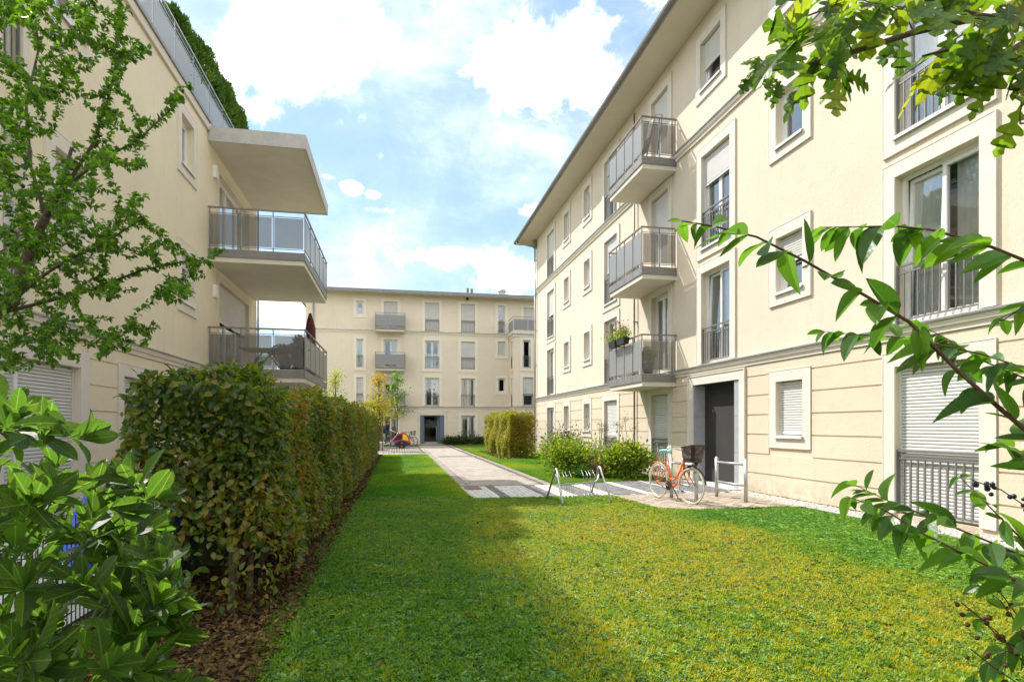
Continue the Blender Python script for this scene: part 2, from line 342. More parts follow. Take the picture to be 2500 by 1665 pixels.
class MB:
    def __init__(s, T=None, flip=False): s.v = []; s.f = []; s.T = T; s.flip = flip; s.sm = False
    def add(s, vs, fs):
        n = len(s.v)
        s.v += [s.T(*p) for p in vs] if s.T else [tuple(p) for p in vs]
        for f in fs:
            f = [n + i for i in f]; s.f.append(f[::-1] if s.flip else f)
        return s
    def box(s, a0, a1, b0, b1, c0, c1):
        if a0 > a1: a0, a1 = a1, a0
        if b0 > b1: b0, b1 = b1, b0
        if c0 > c1: c0, c1 = c1, c0
        return s.add([(a0, b0, c0), (a1, b0, c0), (a1, b1, c0), (a0, b1, c0), (a0, b0, c1), (a1, b0, c1), (a1, b1, c1), (a0, b1, c1)],
                     [(0, 3, 2, 1), (4, 5, 6, 7), (0, 1, 5, 4), (1, 2, 6, 5), (2, 3, 7, 6), (3, 0, 4, 7)])
    def prism(s, poly, axis, t0, t1):
        """poly of 2D points extruded along an axis (0: a, 1: b, 2: z); poly coordinates are the two other axes in order"""
        k = len(poly)
        def mk(p, t):
            q = list(p); q.insert(axis, t); return tuple(q)
        vs = [mk(p, t0) for p in poly] + [mk(p, t1) for p in poly]
        fs = [tuple(range(k))[::-1], tuple(range(k, 2 * k))] + [(i, (i + 1) % k, k + (i + 1) % k, k + i) for i in range(k)]
        return s.add(vs, fs)
    def tube(s, pts, r, n=6, cap=True, closed=False):
        pts = [Vector(p) for p in pts]; m = len(pts); rr = r if isinstance(r, (list, tuple)) else [r] * m
        vs = []; prev = None
        for i, p in enumerate(pts):
            if closed: d = pts[(i + 1) % m] - pts[i - 1]
            else: d = (pts[min(i + 1, m - 1)] - pts[max(i - 1, 0)])
            if d.length < 1e-9: d = Vector((0, 0, 1))
            d.normalize()
            if prev is None:
                u = d.cross(Vector((0, 0, 1))) if abs(d.z) < .95 else d.cross(Vector((1, 0, 0)))
            else: u = prev - d * prev.dot(d)
            u.normalize(); prev = u; w = d.cross(u)
            for k in range(n):
                a = 2 * math.pi * k / n; vs.append(tuple(p + (u * math.cos(a) + w * math.sin(a)) * rr[i]))
        fs = []
        for i in range(m if closed else m - 1):
            j = (i + 1) % m
            for k in range(n): fs.append((i * n + k, i * n + (k + 1) % n, j * n + (k + 1) % n, j * n + k))
        if cap and not closed: fs += [tuple(range(n))[::-1], tuple((m - 1) * n + k for k in range(n))]
        return s.add(vs, fs)
    def lathe(s, c, prof, n=16, axis=2):
        vs = []
        for r, h in prof:
            for k in range(n):
                a = 2 * math.pi * k / n; q = [r * math.cos(a), r * math.sin(a)]; q.insert(axis, h)
                vs.append((c[0] + q[0], c[1] + q[1], c[2] + q[2]))
        fs = []
        for i in range(len(prof) - 1):
            for k in range(n): fs.append((i * n + k, i * n + (k + 1) % n, (i + 1) * n + (k + 1) % n, (i + 1) * n + k))
        fs += [tuple(range(n))[::-1], tuple((len(prof) - 1) * n + k for k in range(n))]
        return s.add(vs, fs)
    def mesh(s, name):
        me = bpy.data.meshes.new(name); me.from_pydata(s.v, [], s.f); me.update()
        if s.sm: me.polygons.foreach_set('use_smooth', [True] * len(me.polygons))
        return me
    def build(s, name, mat, parent=None, local=False, smooth=False):
        s.sm = smooth or s.sm
        return new_obj(name, s.mesh(name), mat, parent, local)

def set_tint(me, vals):
    a = me.attributes.new('tint', 'FLOAT', 'POINT'); a.data.foreach_set('value', np.asarray(vals, dtype=np.float32))

def leaf_xy(me, pv, n=1):
    pv = np.asarray(pv, dtype=np.float32)
    for nm, k in (('leaf_x', 0), ('leaf_y', 1)):
        a = me.attributes.new(nm, 'FLOAT', 'POINT'); a.data.foreach_set('value', np.tile(pv[:, k], n))
def mass(name, proto, P, X, Y, Z, S, mat, parent=None, tint=None):
    """thousands of copies of a small proto (verts, tris) with frames X, Y, Z and scales S, joined into one mesh"""
    pv, pf = proto; pv = np.asarray(pv, dtype=np.float64); pf = np.asarray(pf, dtype=np.int64); k = len(pv); n = len(P)
    S = np.asarray(S).reshape(n, 1, 1)
    V = P[:, None, :] + S * (pv[None, :, 0:1] * X[:, None, :] + pv[None, :, 1:2] * Y[:, None, :] + pv[None, :, 2:3] * Z[:, None, :])
    V = V.reshape(-1, 3)
    F = (pf[None] + (np.arange(n) * k)[:, None, None]).reshape(-1, pf.shape[1])
    me = bpy.data.meshes.new(name)
    me.vertices.add(len(V)); me.vertices.foreach_set('co', V.astype(np.float32).ravel())
    me.loops.add(F.size); me.loops.foreach_set('vertex_index', F.astype(np.int32).ravel())
    me.polygons.add(len(F)); me.polygons.foreach_set('loop_start', (np.arange(len(F)) * F.shape[1]).astype(np.int32))
    me.update(calc_edges=True); me.validate()
    t = rng.random(n) if tint is None else tint
    set_tint(me, np.repeat(t, k))
    if M[mat].name in VEINED: leaf_xy(me, pv, n)
    o = new_obj(name, me, mat, parent)
    return o

def leaf_proto(w=.5, fold=.12, curl=-.15, detail=1, ob=.85):
    if detail == 0:
        return [(0, 0, 0), (-w / 2, .45, fold), (0, 1, curl), (w / 2, .45, fold)], [(0, 2, 1), (0, 3, 2)]
    if detail == 1:
        v = [(0, 0, 0), (0, .5, 0), (0, 1, curl), (-w / 2, .38, fold), (-w * .36, .74, fold + curl * .4), (w / 2, .38, fold), (w * .36, .74, fold + curl * .4)]
        return v, [(0, 1, 3), (3, 1, 4), (4, 1, 2), (0, 5, 1), (5, 6, 1), (6, 2, 1)]
    v = []; f = []; n = 7
    for i in range(n + 1):
        t = i / n; hw = w / 2 * (math.sin(math.pi * t ** ob) ** .8) if 0 < i < n else 0.0
        z = curl * t * t
        v += [(-hw, t, z + fold * hw / (w / 2)), (0, t, z), (hw, t, z + fold * hw / (w / 2))]
    for i in range(n):
        a = i * 3; b = a + 3
        f += [(a, a + 1, b + 1), (a, b + 1, b), (a + 1, a + 2, b + 2), (a + 1, b + 2, b + 1)]
    return v, f
LP0 = leaf_proto(.62, .10, -.12, 0); LP1 = leaf_proto(.60, .10, -.16, 1)

def unit(a): return a / np.maximum(np.linalg.norm(a, axis=1, keepdims=True), 1e-9)
def frames(Y, Nn):
    """Y leaf axis, Nn rough normal -> orthonormal frame"""
    Y = unit(Y); X = unit(np.cross(Y, Nn)); Z = np.cross(X, Y); return X, Y, Z
def cam_uv(P):
    s, c = math.sin(TH), math.cos(TH)
    d = P[:, 0] * s + P[:, 1] * c; l = P[:, 0] * c - P[:, 1] * s
    with np.errstate(all='ignore'):
        return 1250 + 1420 * l / d, 1039 - 1420 * (P[:, 2] - 1.5) / d, d

def leaves(parent, proto, P, X, Y, Z, S, mat, nparts=300, pname='leaf', sname='leaf_mass', tint=None):
    """the leaves that show largest become parts sharing a few meshes, the rest is one part kept as stuff"""
    protos = proto if isinstance(proto, list) else [proto]
    n = len(P); tint = rng.random(n) if tint is None else tint
    var = rng.integers(0, len(protos), n)
    u, v, d = cam_uv(P)
    vis = (d > .15) & (u > -60) & (u < 2560) & (v > -60) & (v < 1725)
    size = np.where(vis, S / np.maximum(d, .15), 0)
    order = np.argsort(-size)[:nparts]; order = order[size[order] * 1420 > 9.0]
    sel = np.zeros(n, bool); sel[order] = True
    if len(order):
        ms = []
        for q in range(6 * len(protos)):
            pr = protos[q // 6]; me = bpy.data.meshes.new(pname); me.from_pydata([tuple(p) for p in pr[0]], [], pr[1]); me.update()
            set_tint(me, [(q % 6 + .5) / 6] * len(pr[0])); leaf_xy(me, pr[0]); me.materials.append(M[mat]); ms.append(me)
        for i in order:
            o = bpy.data.objects.new(pname, ms[var[i] * 6 + min(5, int(tint[i] * 6))]); COL.objects.link(o); o.parent = parent
            if parent.type == 'EMPTY': o.matrix_parent_inverse = Matrix.Translation(-Vector(parent.location))
            m = Matrix(((X[i][0], Y[i][0], Z[i][0], 0), (X[i][1], Y[i][1], Z[i][1], 0), (X[i][2], Y[i][2], Z[i][2], 0), (0, 0, 0, 1)))
            o.matrix_basis = Matrix.Translation(Vector(P[i])) @ m @ Matrix.Scale(float(S[i]), 4)
    for q, pr in enumerate(protos):
        k = ~sel & (var == q)
        if k.any(): mass(sname, pr, P[k], X[k], Y[k], Z[k], S[k], mat, parent, tint[k])['kind'] = 'stuff'

# ---------------------------------------------------------------- ground
gp = MB()
gp.add([(-600, -600, -.05), (600, -600, -.05), (600, 900, -.05), (-600, 900, -.05)], [(0, 1, 2, 3)])
M['earth'] = simple('far_ground', (.12, .13, .06), .95, 0, .3, .3, .1)
tag(gp.build('ground', 'earth'), kind='structure')
def sheet(name, poly, z, mat, kind='structure', parent=None):
    m = MB(); m.add([(x, y, z) for x, y in poly], [tuple(range(len(poly)))])
    return tag(m.build(name, mat, parent), kind=kind)
EDGE = [(-.86 + .05 * math.sin(y * 2.3) + .035 * math.sin(y * 5.1 + 1) + .02 * math.sin(y * 11.3), y) for y in np.arange(1.6, 30.5, .12)]
LAWN = [(-.92, -3)] + EDGE + [(-.86, 30.6), (1.5, 30.7), (1.5, 11.72), (1.9, 11.6), (4.45, 11.72), (4.52, 10.6), (4.6, 9.7), (5.1, 9.42), (6.9, 9.5), (7.15, 9.35), (7.22, 6.5), (7.3, -3)]
LAWN2 = [(3.95, 14.3), (3.95, 22), (4.05, 29), (4.12, 42.5), (7.6, 42.5), (7.6, 15.2), (6.7, 14.9), (4.6, 14.5)]
sheet('lawn', LAWN, 0.0, 'lawn'); sheet('lawn', LAWN2, 0.0, 'lawn')
sheet('flower_bed', [(-2.4, 1.5), (-.9, 1.5), (-.9, 30.6), (-2.4, 30.6)], .004, 'soil')
sheet('terrace', [(-4.98, 1), (-2.4, 1), (-2.4, 34), (-4.98, 34)], .002, 'concrete')
sheet('path_bed', [(1.5, 11.7), (7.9, 11.7), (7.9, 14.4), (3.95, 14.3), (4.12, 44.5), (1.6, 44.5)], -.012, 'soil')
sheet('apron_bed', [(4.5, 9.5), (5.2, 9.38), (7.85, 9.5), (7.9, 11.9), (4.45, 11.9)], -.010, 'soil')

def paver_proto(l, w, h=.02, ch=.004):
    a, b = l / 2, w / 2
    v = [(-a, -b, -h), (a, -b, -h), (a, b, -h), (-a, b, -h), (-a, -b, -ch), (a, -b, -ch), (a, b, -ch), (-a, b, -ch),
         (-a + ch, -b + ch, 0), (a - ch, -b + ch, 0), (a - ch, b - ch, 0), (-a + ch, b - ch, 0)]
    f = [(0, 1, 5, 4), (1, 2, 6, 5), (2, 3, 7, 6), (3, 0, 4, 7), (4, 5, 9, 8), (5, 6, 10, 9), (6, 7, 11, 10), (7, 4, 8, 11), (8, 9, 10, 11)]
    return v, f
def pavers(parent, items, l, w, mat, cap=300, name='paver'):
    """items: (x, y, z, rot)"""
    A = np.array(items); n = len(A); c, s = np.cos(A[:, 3]), np.sin(A[:, 3]); o = np.zeros(n)
    X = np.stack([c, s, o], 1); Y = np.stack([-s, c, o], 1)
    tl = rng.normal(0, .008, n); Z = np.stack([tl, rng.normal(0, .008, n), np.ones(n)], 1)
    P = A[:, :3]; u, v, d = cam_uv(P); vis = (d > .3) & (u > 0) & (u < 2500) & (v < 1665)
    size = np.where(vis, 1 / np.maximum(d, .3), 0); order = np.argsort(-size)[:cap]; sel = np.zeros(n, bool); sel[order] = True; sel &= size > 0
    proto = paver_proto(l, w); tint = rng.random(n); ms = []
    for q in range(5):
        me = bpy.data.meshes.new(name); me.from_pydata(proto[0], [], proto[1]); me.update(); set_tint(me, [(q + .5) / 5] * 12); me.materials.append(M[mat]); ms.append(me)
    for i in np.nonzero(sel)[0]:
        ob = bpy.data.objects.new(name, ms[min(4, int(tint[i] * 5))]); COL.objects.link(ob); ob.parent = parent
        ob.location = P[i]; ob.rotation_euler = (Z[i][0], Z[i][1], A[i, 3])
    if (~sel).any():
        k = ~sel; mass(name + '_field', proto, P[k], X[k], Y[k], Z[k], np.ones(k.sum()), mat, parent, tint[k])['kind'] = 'stuff'

# path: beige block paving, running bond
path = tag(MB().add([(1.52, 14.3, -.008), (3.95, 14.3, -.008), (4.12, 44.3, -.008), (1.6, 44.3, -.008)], [(0, 1, 2, 3)]).build('path', 'soil'), kind='structure')
it = []; y = 14.42; r = 0
while y < 44.2:
    x = 1.78 + (.11 if r % 2 else 0)
    while x < 3.62: it.append((x + random.gauss(0, .001), y, .012 + random.gauss(0, .0012), random.gauss(0, .004))); x += .206
    y += .106; r += 1
pavers(path, it, .198, .098, 'paver')
for sx in (1.58, 3.80):        # edge course laid lengthwise, it follows the slightly splayed edges
    it = []; y = 14.4
    while y < 44.2:
        it.append((sx + (y - 14.3) * .003 * (1 if sx > 3 else .6), y, .013, random.gauss(0, .006))); y += .206
    pavers(path, it, .198, .12, 'paver', 100, 'edge_paver')
# apron in front of the door: small cobbles, white and basalt stripes
apron = tag(MB().add([(1.5, 11.7, -.009), (7.83, 11.9, -.009), (7.83, 14.9, -.009), (6.7, 14.85, -.009), (3.95, 14.28, -.009), (1.5, 14.28, -.009)], [(0, 1, 2, 3, 4, 5)]).build('paved_forecourt', 'soil'), kind='structure')
WH = [(1.5, 2.18), (2.36, 3.1), (3.42, 3.75), (4.3, 4.66), (5.32, 5.52), (6.42, 6.54)]
iw, ig = [], []
x = 1.56
while x < 7.8:
    y = 11.68 if x < 4.4 else 11.95
    ymax = 14.26 if x < 3.95 else 14.26 + (x - 3.95) * .2
    while y < min(ymax, 14.8):
        (iw if any(a <= x < b for a, b in WH) else ig).append((x + random.gauss(0, .003), y + random.gauss(0, .003), .010 + random.gauss(0, .002), random.gauss(0, .03)))
        y += .104
    x += .104
pavers(apron, iw, .094, .094, 'cobble_w', 300, 'white_cobble'); pavers(apron, ig, .094, .094, 'cobble_g', 300, 'grey_cobble')
# sandy herringbone parking strip for bicycles
park = tag(MB().add([(4.5, 9.6, -.007), (5.2, 9.4, -.007), (7.8, 9.5, -.007), (7.85, 11.9, -.007), (4.45, 11.88, -.007)], [(0, 1, 2, 3, 4)]).build('paved_bicycle_strip', 'soil'), kind='structure')
it = []
k = .106
for i in range(-60, 60):
    for j in range(-60, 60):
        cx, cy = i * k, j * k
        # herringbone: L-shaped tiling
        if (i - j) % 4 == 0: it.append((6.2 + cx + k / 2, 10.7 + cy, .012, 0.0))
        elif (i - j) % 4 == 3: it.append((6.2 + cx, 10.7 + cy + k / 2, .012, math.pi / 2))
def in_park(x, y):
    lo = 9.62 - (x - 4.5) * .3 if x < 5.2 else 9.42 + (x - 5.2) * .03
    return 4.55 < x < 7.78 and lo < y < 11.86
it = [(x, y, z + random.gauss(0, .003), a + random.gauss(0, .01)) for x, y, z, a in it if in_park(x, y)]
pavers(park, it, .2, .096, 'paver_b')
# moss and sand in joints is the bed itself; kerb and gravel strip along the house
kb = MB()
for i in range(13):
    kb.box(7.24, 7.32, 8.95 - i * 1.0 - .985, 8.95 - i * 1.0, -.05, .035)
kb.build('kerb', 'kerb')['kind'] = 'structure'
sheet('gravel_bed', [(7.3, -3), (7.85, -3), (7.85, 12.0), (7.5, 11.8), (7.3, 9.0)], .003, 'soil')
STONE = ([(-.5, -.4, 0), (.5, -.45, 0), (.55, .4, 0), (-.4, .5, 0), (-.3, -.25, .42), (.3, -.2, .48), (.3, .25, .4), (-.25, .3, .45)],
         [(0, 1, 5, 4), (1, 2, 6, 5), (2, 3, 7, 6), (3, 0, 4, 7), (4, 5, 6, 7)])
n = 5200
P = np.stack([rng.uniform(7.33, 7.83, n), rng.uniform(3.0, 12.0, n), np.full(n, .006)], 1)
a = rng.uniform(0, 6.28, n); X = np.stack([np.cos(a), np.sin(a), rng.normal(0, .25, n)], 1); Y = np.stack([-np.sin(a), np.cos(a), rng.normal(0, .25, n)], 1)
tag(mass('gravel', STONE, P, unit(X), unit(Y), np.tile([0, 0, 1.0], (n, 1)), rng.uniform(.018, .045, n), 'stone'), 'pale round gravel filling the strip between the lawn kerb and the house wall', 'gravel', kind='stuff')

# ---------------------------------------------------------------- buildings
class Fac:
    """a facade: a runs along it, b stands out from the wall plane, z up"""
    def __init__(s, kind, c): s.kind = kind; s.c = c
    def T(s, a, b, z):
        if s.kind == 'R': return (s.c - b, a, z)     # looks towards -X
        if s.kind == 'L': return (s.c + b, a, z)     # looks towards +X
        if s.kind == 'F': return (a, s.c - b, z)     # looks towards -Y
    def mb(s): return MB(s.T, s.kind != 'R')
FR, FL, FF = Fac('R', 7.85), Fac('L', -4.98), Fac('F', 48.5)
FB, FBS = Fac('F', 46.5), Fac('R', 9.37)

def wall_mesh(fac, mb, a0, a1, z0, z1, ops, depth=.2):
    A = sorted({a0, a1, *[o[0] for o in ops], *[o[1] for o in ops]}); Zs = sorted({z0, z1, *[o[2] for o in ops], *[o[3] for o in ops]})
    A = [a for a in A if a0 <= a <= a1]; Zs = [z for z in Zs if z0 <= z <= z1]
    for i in range(len(A) - 1):
        for j in range(len(Zs) - 1):
            ca, cz = (A[i] + A[i + 1]) / 2, (Zs[j] + Zs[j + 1]) / 2
            if any(o[0] < ca < o[1] and o[2] < cz < o[3] for o in ops): continue
            mb.add([(A[i], 0, Zs[j]), (A[i + 1], 0, Zs[j]), (A[i + 1], 0, Zs[j + 1]), (A[i], 0, Zs[j + 1])], [(3, 2, 1, 0)])
    for (p, q, r, t) in [o[:4] for o in ops]:
        for e in (((p, r), (p, t)), ((q, t), (q, r)), ((p, t), (q, t)), ((q, r), (p, r))):
            (x0, y0), (x1, y1) = e
            mb.add([(x0, 0, y0), (x1, 0, y1), (x1, -depth - .25, y1), (x0, -depth - .25, y0)], [(0, 1, 2, 3)])

def cornice(fac, bld, a0, a1, z, name='cornice', mat='trim', k=1.0):
    m = fac.mb()
    prof = [(0, z - .22), (.045 * k, z - .22), (.05 * k, z - .15), (.085 * k, z - .13), (.10 * k, z - .07), (.10 * k, z - .05), (0, z - .05)]
    m.add([(a0, b, zz) for b, zz in prof] + [(a1, b, zz) for b, zz in prof],
          [tuple(range(7))[::-1], tuple(range(7, 14))] + [(i, (i + 1) % 7, 7 + (i + 1) % 7, 7 + i) for i in range(7)])
    c = m.build(name, mat, bld)
    m = fac.mb(); prof = [(0, z - .048), (.13 * k, z - .048), (.135 * k, z - .02), (0, z + .018)]
    m.add([(a0, b, zz) for b, zz in prof] + [(a1, b, zz) for b, zz in prof], [tuple(range(4))[::-1], tuple(range(4, 8))] + [(i, (i + 1) % 4, 4 + (i + 1) % 4, 4 + i) for i in range(4)])
    m.build('flashing', 'zinc', c)

def railing_bars(fac, bld, a0, a1, z0, z1, sep=True, b=.0, mat='rail', gap=.115):
    """Juliet rail: two top rails, a bottom rail, two side posts and upright bars"""
    m = fac.mb()
    m.box(a0, a1, b - .02, b + .02, z1 - .035, z1); m.box(a0 + .025, a1 - .025, b - .012, b + .012, z1 - .15, z1 - .125)
    m.box(a0 + .025, a1 - .025, b - .015, b + .015, z0 + .06, z0 + .085)
    m.box(a0, a0 + .024, b - .018, b + .018, z0 + .02, z1 - .036); m.box(a1 - .024, a1, b - .018, b + .018, z0 + .02, z1 - .036)
    n = max(2, int((a1 - a0) / gap)); st = (a1 - a0) / n
    if not sep:
        for i in range(1, n): m.box(a0 + st * i - .007, a0 + st * i + .007, b - .008, b + .008, z0 + .086, z1 - .151)
        return m.build('railing', mat, bld)
    r = m.build('railing', mat, bld)
    for i in range(1, n):
        q = fac.mb(); q.box(a0 + st * i - .009, a0 + st * i + .009, b - .009, b + .009, z0 + .086, z1 - .151); q.build('bar', mat, r)
    return r

def shutter_geo(fac, a0, a1, z0, z1, b, pitch=.052):
    m = fac.mb(); z = z0; 
    while z < z1 - 1e-4:
        t = min(z + pitch, z1); h = t - z
        pr = [(b - .006, z), (b + .004, z + h * .12), (b + .010, z + h * .5), (b + .004, z + h * .88), (b - .006, t)]
        for (b0, y0), (b1, y1) in zip(pr, pr[1:]):
            m.add([(a0, b0, y0), (a1, b0, y0), (a1, b1, y1), (a0, b1, y1)], [(3, 2, 1, 0)])
        z = t
    return m

def window(fac, bld, a0, a1, z0, z1, n=1, shut=0.0, rail=None, sill=False, sides='urld', curtain=0, tilt=None, slats=False,
           sw=.22, depth=.12, dark_sh=True, lod=0, surround=True, shmat=None, trim='trim', railsep=True, railz=None, closed_gap=0.0):
    D = -depth
    m = fac.mb(); fw = .055
    for (p, q, r, s_) in ((a0, a0 + fw, z0, z1), (a1 - fw, a1, z0, z1), (a0 + fw, a1 - fw, z1 - fw, z1), (a0 + fw, a1 - fw, z0, z0 + fw)):
        m.box(p, q, D - .06, D, r, s_)
    w = m.build('window', 'white', bld)
    if surround:
        m = fac.mb(); e = .035
        A0, A1, Z1 = a0 - sw, a1 + sw, z1 + sw
        Z0 = z0 - sw if 'd' in sides else z0
        m.box(A0, a0, 0, e, Z0, Z1); m.box(a1, A1, 0, e, Z0, Z1); m.box(a0, a1, 0, e, z1, Z1)
        if 'd' in sides: m.box(a0, a1, 0, e, Z0, z0)
        # thin raised outer lip of the surround
        lp = .016
        m.box(A0 - lp, A0, 0, e + .006, Z0 - (lp if 'd' in sides else 0), Z1 + lp); m.box(A1, A1 + lp, 0, e + .006, Z0 - (lp if 'd' in sides else 0), Z1 + lp)
        m.box(A0, A1, 0, e + .006, Z1, Z1 + lp)
        if 'd' in sides: m.box(A0, A1, 0, e + .006, Z0 - lp, Z0)
        m.build('surround', trim, w)
    if sill:
        m = fac.mb(); m.prism([(D + .001, z0 + .012), (D + .001, z0 + .035), (.085, z0 + .022), (.085, z0 - .03), (.07, z0 - .03), (.07, z0 + .002)], 0, a0 - .03, a1 + .03)
        # prism over axis 0 takes (b, z)
        m.build('sill', 'sillw', w)
    gz1 = z1
    if shut > 0:
        zs = z1 - (z1 - z0) * shut + closed_gap
        mat = shmat or ('shutter' if dark_sh else 'shutterw')
        if slats:
            pitch = .052; zz = z1 - .03; first = None; c0 = w
            while zz > zs + .03:
                me = None
                q = fac.mb(); h = pitch
                pr = [(D + .03, zz - h), (D + .046, zz - h * .85), (D + .050, zz - h * .5), (D + .046, zz - h * .15), (D + .03, zz - .003)]
                for (b0, y0), (b1, y1) in zip(pr, pr[1:]):
                    q.add([(a0 + fw * .6, b0, y0), (a1 - fw * .6, b0, y0), (a1 - fw * .6, b1, y1), (a0 + fw * .6, b1, y1)], [(3, 2, 1, 0)])
                q.build('shutter_slat', mat, w); zz -= pitch
        else:
            shutter_geo(fac, a0 + fw * .6, a1 - fw * .6, zs, z1 - .02, D + .04, .052 if lod == 0 else .1).build('shutter', mat, w)
        m = fac.mb(); m.box(a0 + fw * .6, a1 - fw * .6, D + .02, D + .055, zs - .045, zs)
        for p in (a0, a1 - fw * .6): m.box(p, p + fw * .6, D, D + .06, z0, z1)
        m.build('shutter_rail', 'shutterw', w)
        if shut >= .98 and closed_gap == 0:
            if rail: railing_bars(fac, bld, a0 + .005, a1 - .005, z0 if railz is None else railz, (z0 if railz is None else railz) + rail, railsep, -.02)
            return w
    # sashes and panes
    span = (a1 - a0 - 2 * fw) / n
    for i in range(n):
        p = a0 + fw + span * i + .004; q = p + span - .008; zz0, zz1 = z0 + fw + .004, z1 - fw - .004
        sf = .062
        lean = .085 if tilt == i else 0.0
        def tb(b, z): return b - (0.0 if not lean else -0.0) - lean * (z - zz0) / (zz1 - zz0)
        m = fac.mb()
        for (x0, x1, y0, y1) in ((p, p + sf, zz0, zz1), (q - sf, q, zz0, zz1), (p + sf, q - sf, zz1 - sf, zz1), (p + sf, q - sf, zz0, zz0 + sf)):
            bs = [(D - .07), (D - .005)]
            m.add([(x0, tb(bs[0], y0), y0), (x1, tb(bs[0], y0), y0), (x1, tb(bs[1], y0), y0), (x0, tb(bs[1], y0), y0),
                   (x0, tb(bs[0], y1), y1), (x1, tb(bs[0], y1), y1), (x1, tb(bs[1], y1), y1), (x0, tb(bs[1], y1), y1)],
                  [(0, 3, 2, 1), (4, 5, 6, 7), (0, 1, 5, 4), (1, 2, 6, 5), (2, 3, 7, 6), (3, 0, 4, 7)])
        m.build('sash', 'white', w)
        g = fac.mb(); b = D - .04
        g.add([(p + sf, tb(b, zz0), zz0 + sf), (q - sf, tb(b, zz0), zz0 + sf), (q - sf, tb(b, zz1), zz1 - sf), (p + sf, tb(b, zz1), zz1 - sf)], [(3, 2, 1, 0)])
        g.build('pane', 'glass', w)
    if curtain:
        # pleated curtain hanging behind the panes; curtain 1: covers most, 2: side drapes, 3: lower half net
        spans = {1: [(0.02, .98)], 2: [(.02, .30), (.72, .98)], 3: [(.02, .98)], 4: [(.55, .98)], 5: [(.02, .5)], 6: [(.02, .42), (.55, .95)]}[curtain]
        m = fac.mb(); top = z1 - .03 if curtain != 3 else z0 + (z1 - z0) * .55
        for s0, s1 in spans:
            x0, x1 = a0 + (a1 - a0) * s0, a0 + (a1 - a0) * s1; k = max(8, int((x1 - x0) / .02)); vs = []; fs = []
            for i in range(k + 1):
                x = x0 + (x1 - x0) * i / k; off = .03 * math.sin(i * 1.35) + .012 * math.sin(i * .53 + 1)
                vs += [(x, -.265 + off * .4, z0 + .02), (x, -.265 + off * .3, top)]
            for i in range(k): fs.append((2 * i + 1, 2 * i + 3, 2 * i + 2, 2 * i))
            m.add(vs, fs)
        m.build('curtain', 'curtain', w, smooth=True)
    if rail:
        rz0 = z0 if railz is None else railz
        railing_bars(fac, bld, a0 + .005, a1 - .005, rz0, rz0 + rail, railsep, -.02)
    return w

def bands(fac, bld, a0, a1, holes, zs=(0.02, .45, .88, 1.31, 1.74, 2.17, 2.6), mat='plaster_gf', top=2.84, pieces=True, th=.02, g=.014):
    """rusticated ground floor: proud plaster panels with open joints, cut round the window surrounds"""
    rows = list(zip(zs, zs[1:])) + [(zs[-1], top)]
    joined = None if pieces else fac.mb()
    for r0, r1 in rows:
        segs = [(a0, a1)]
        if r0 >= zs[-1] - 1e-6: hh = [h for h in holes if h[3] > r0 + .06]
        else: hh = [h for h in holes if h[2] < (r0 + r1) / 2 < h[3]]
        for h in sorted(hh):
            ns = []
            for p, q in segs:
                if h[1] <= p or h[0] >= q: ns.append((p, q)); continue
                if h[0] - .03 > p: ns.append((p, h[0] - .03))
                if h[1] + .03 < q: ns.append((h[1] + .03, q))
            segs = ns
        for p, q in segs:
            if q - p < .05: continue
            m = fac.mb() if pieces else joined
            m.box(p, q, .0, th, r0 + g, r1 - g if r0 < zs[-1] - 1e-6 else r1)
            if pieces: m.build('plaster_panel', mat, bld)
    if joined: joined.build('plaster_panels', mat, bld)['kind'] = 'stuff'

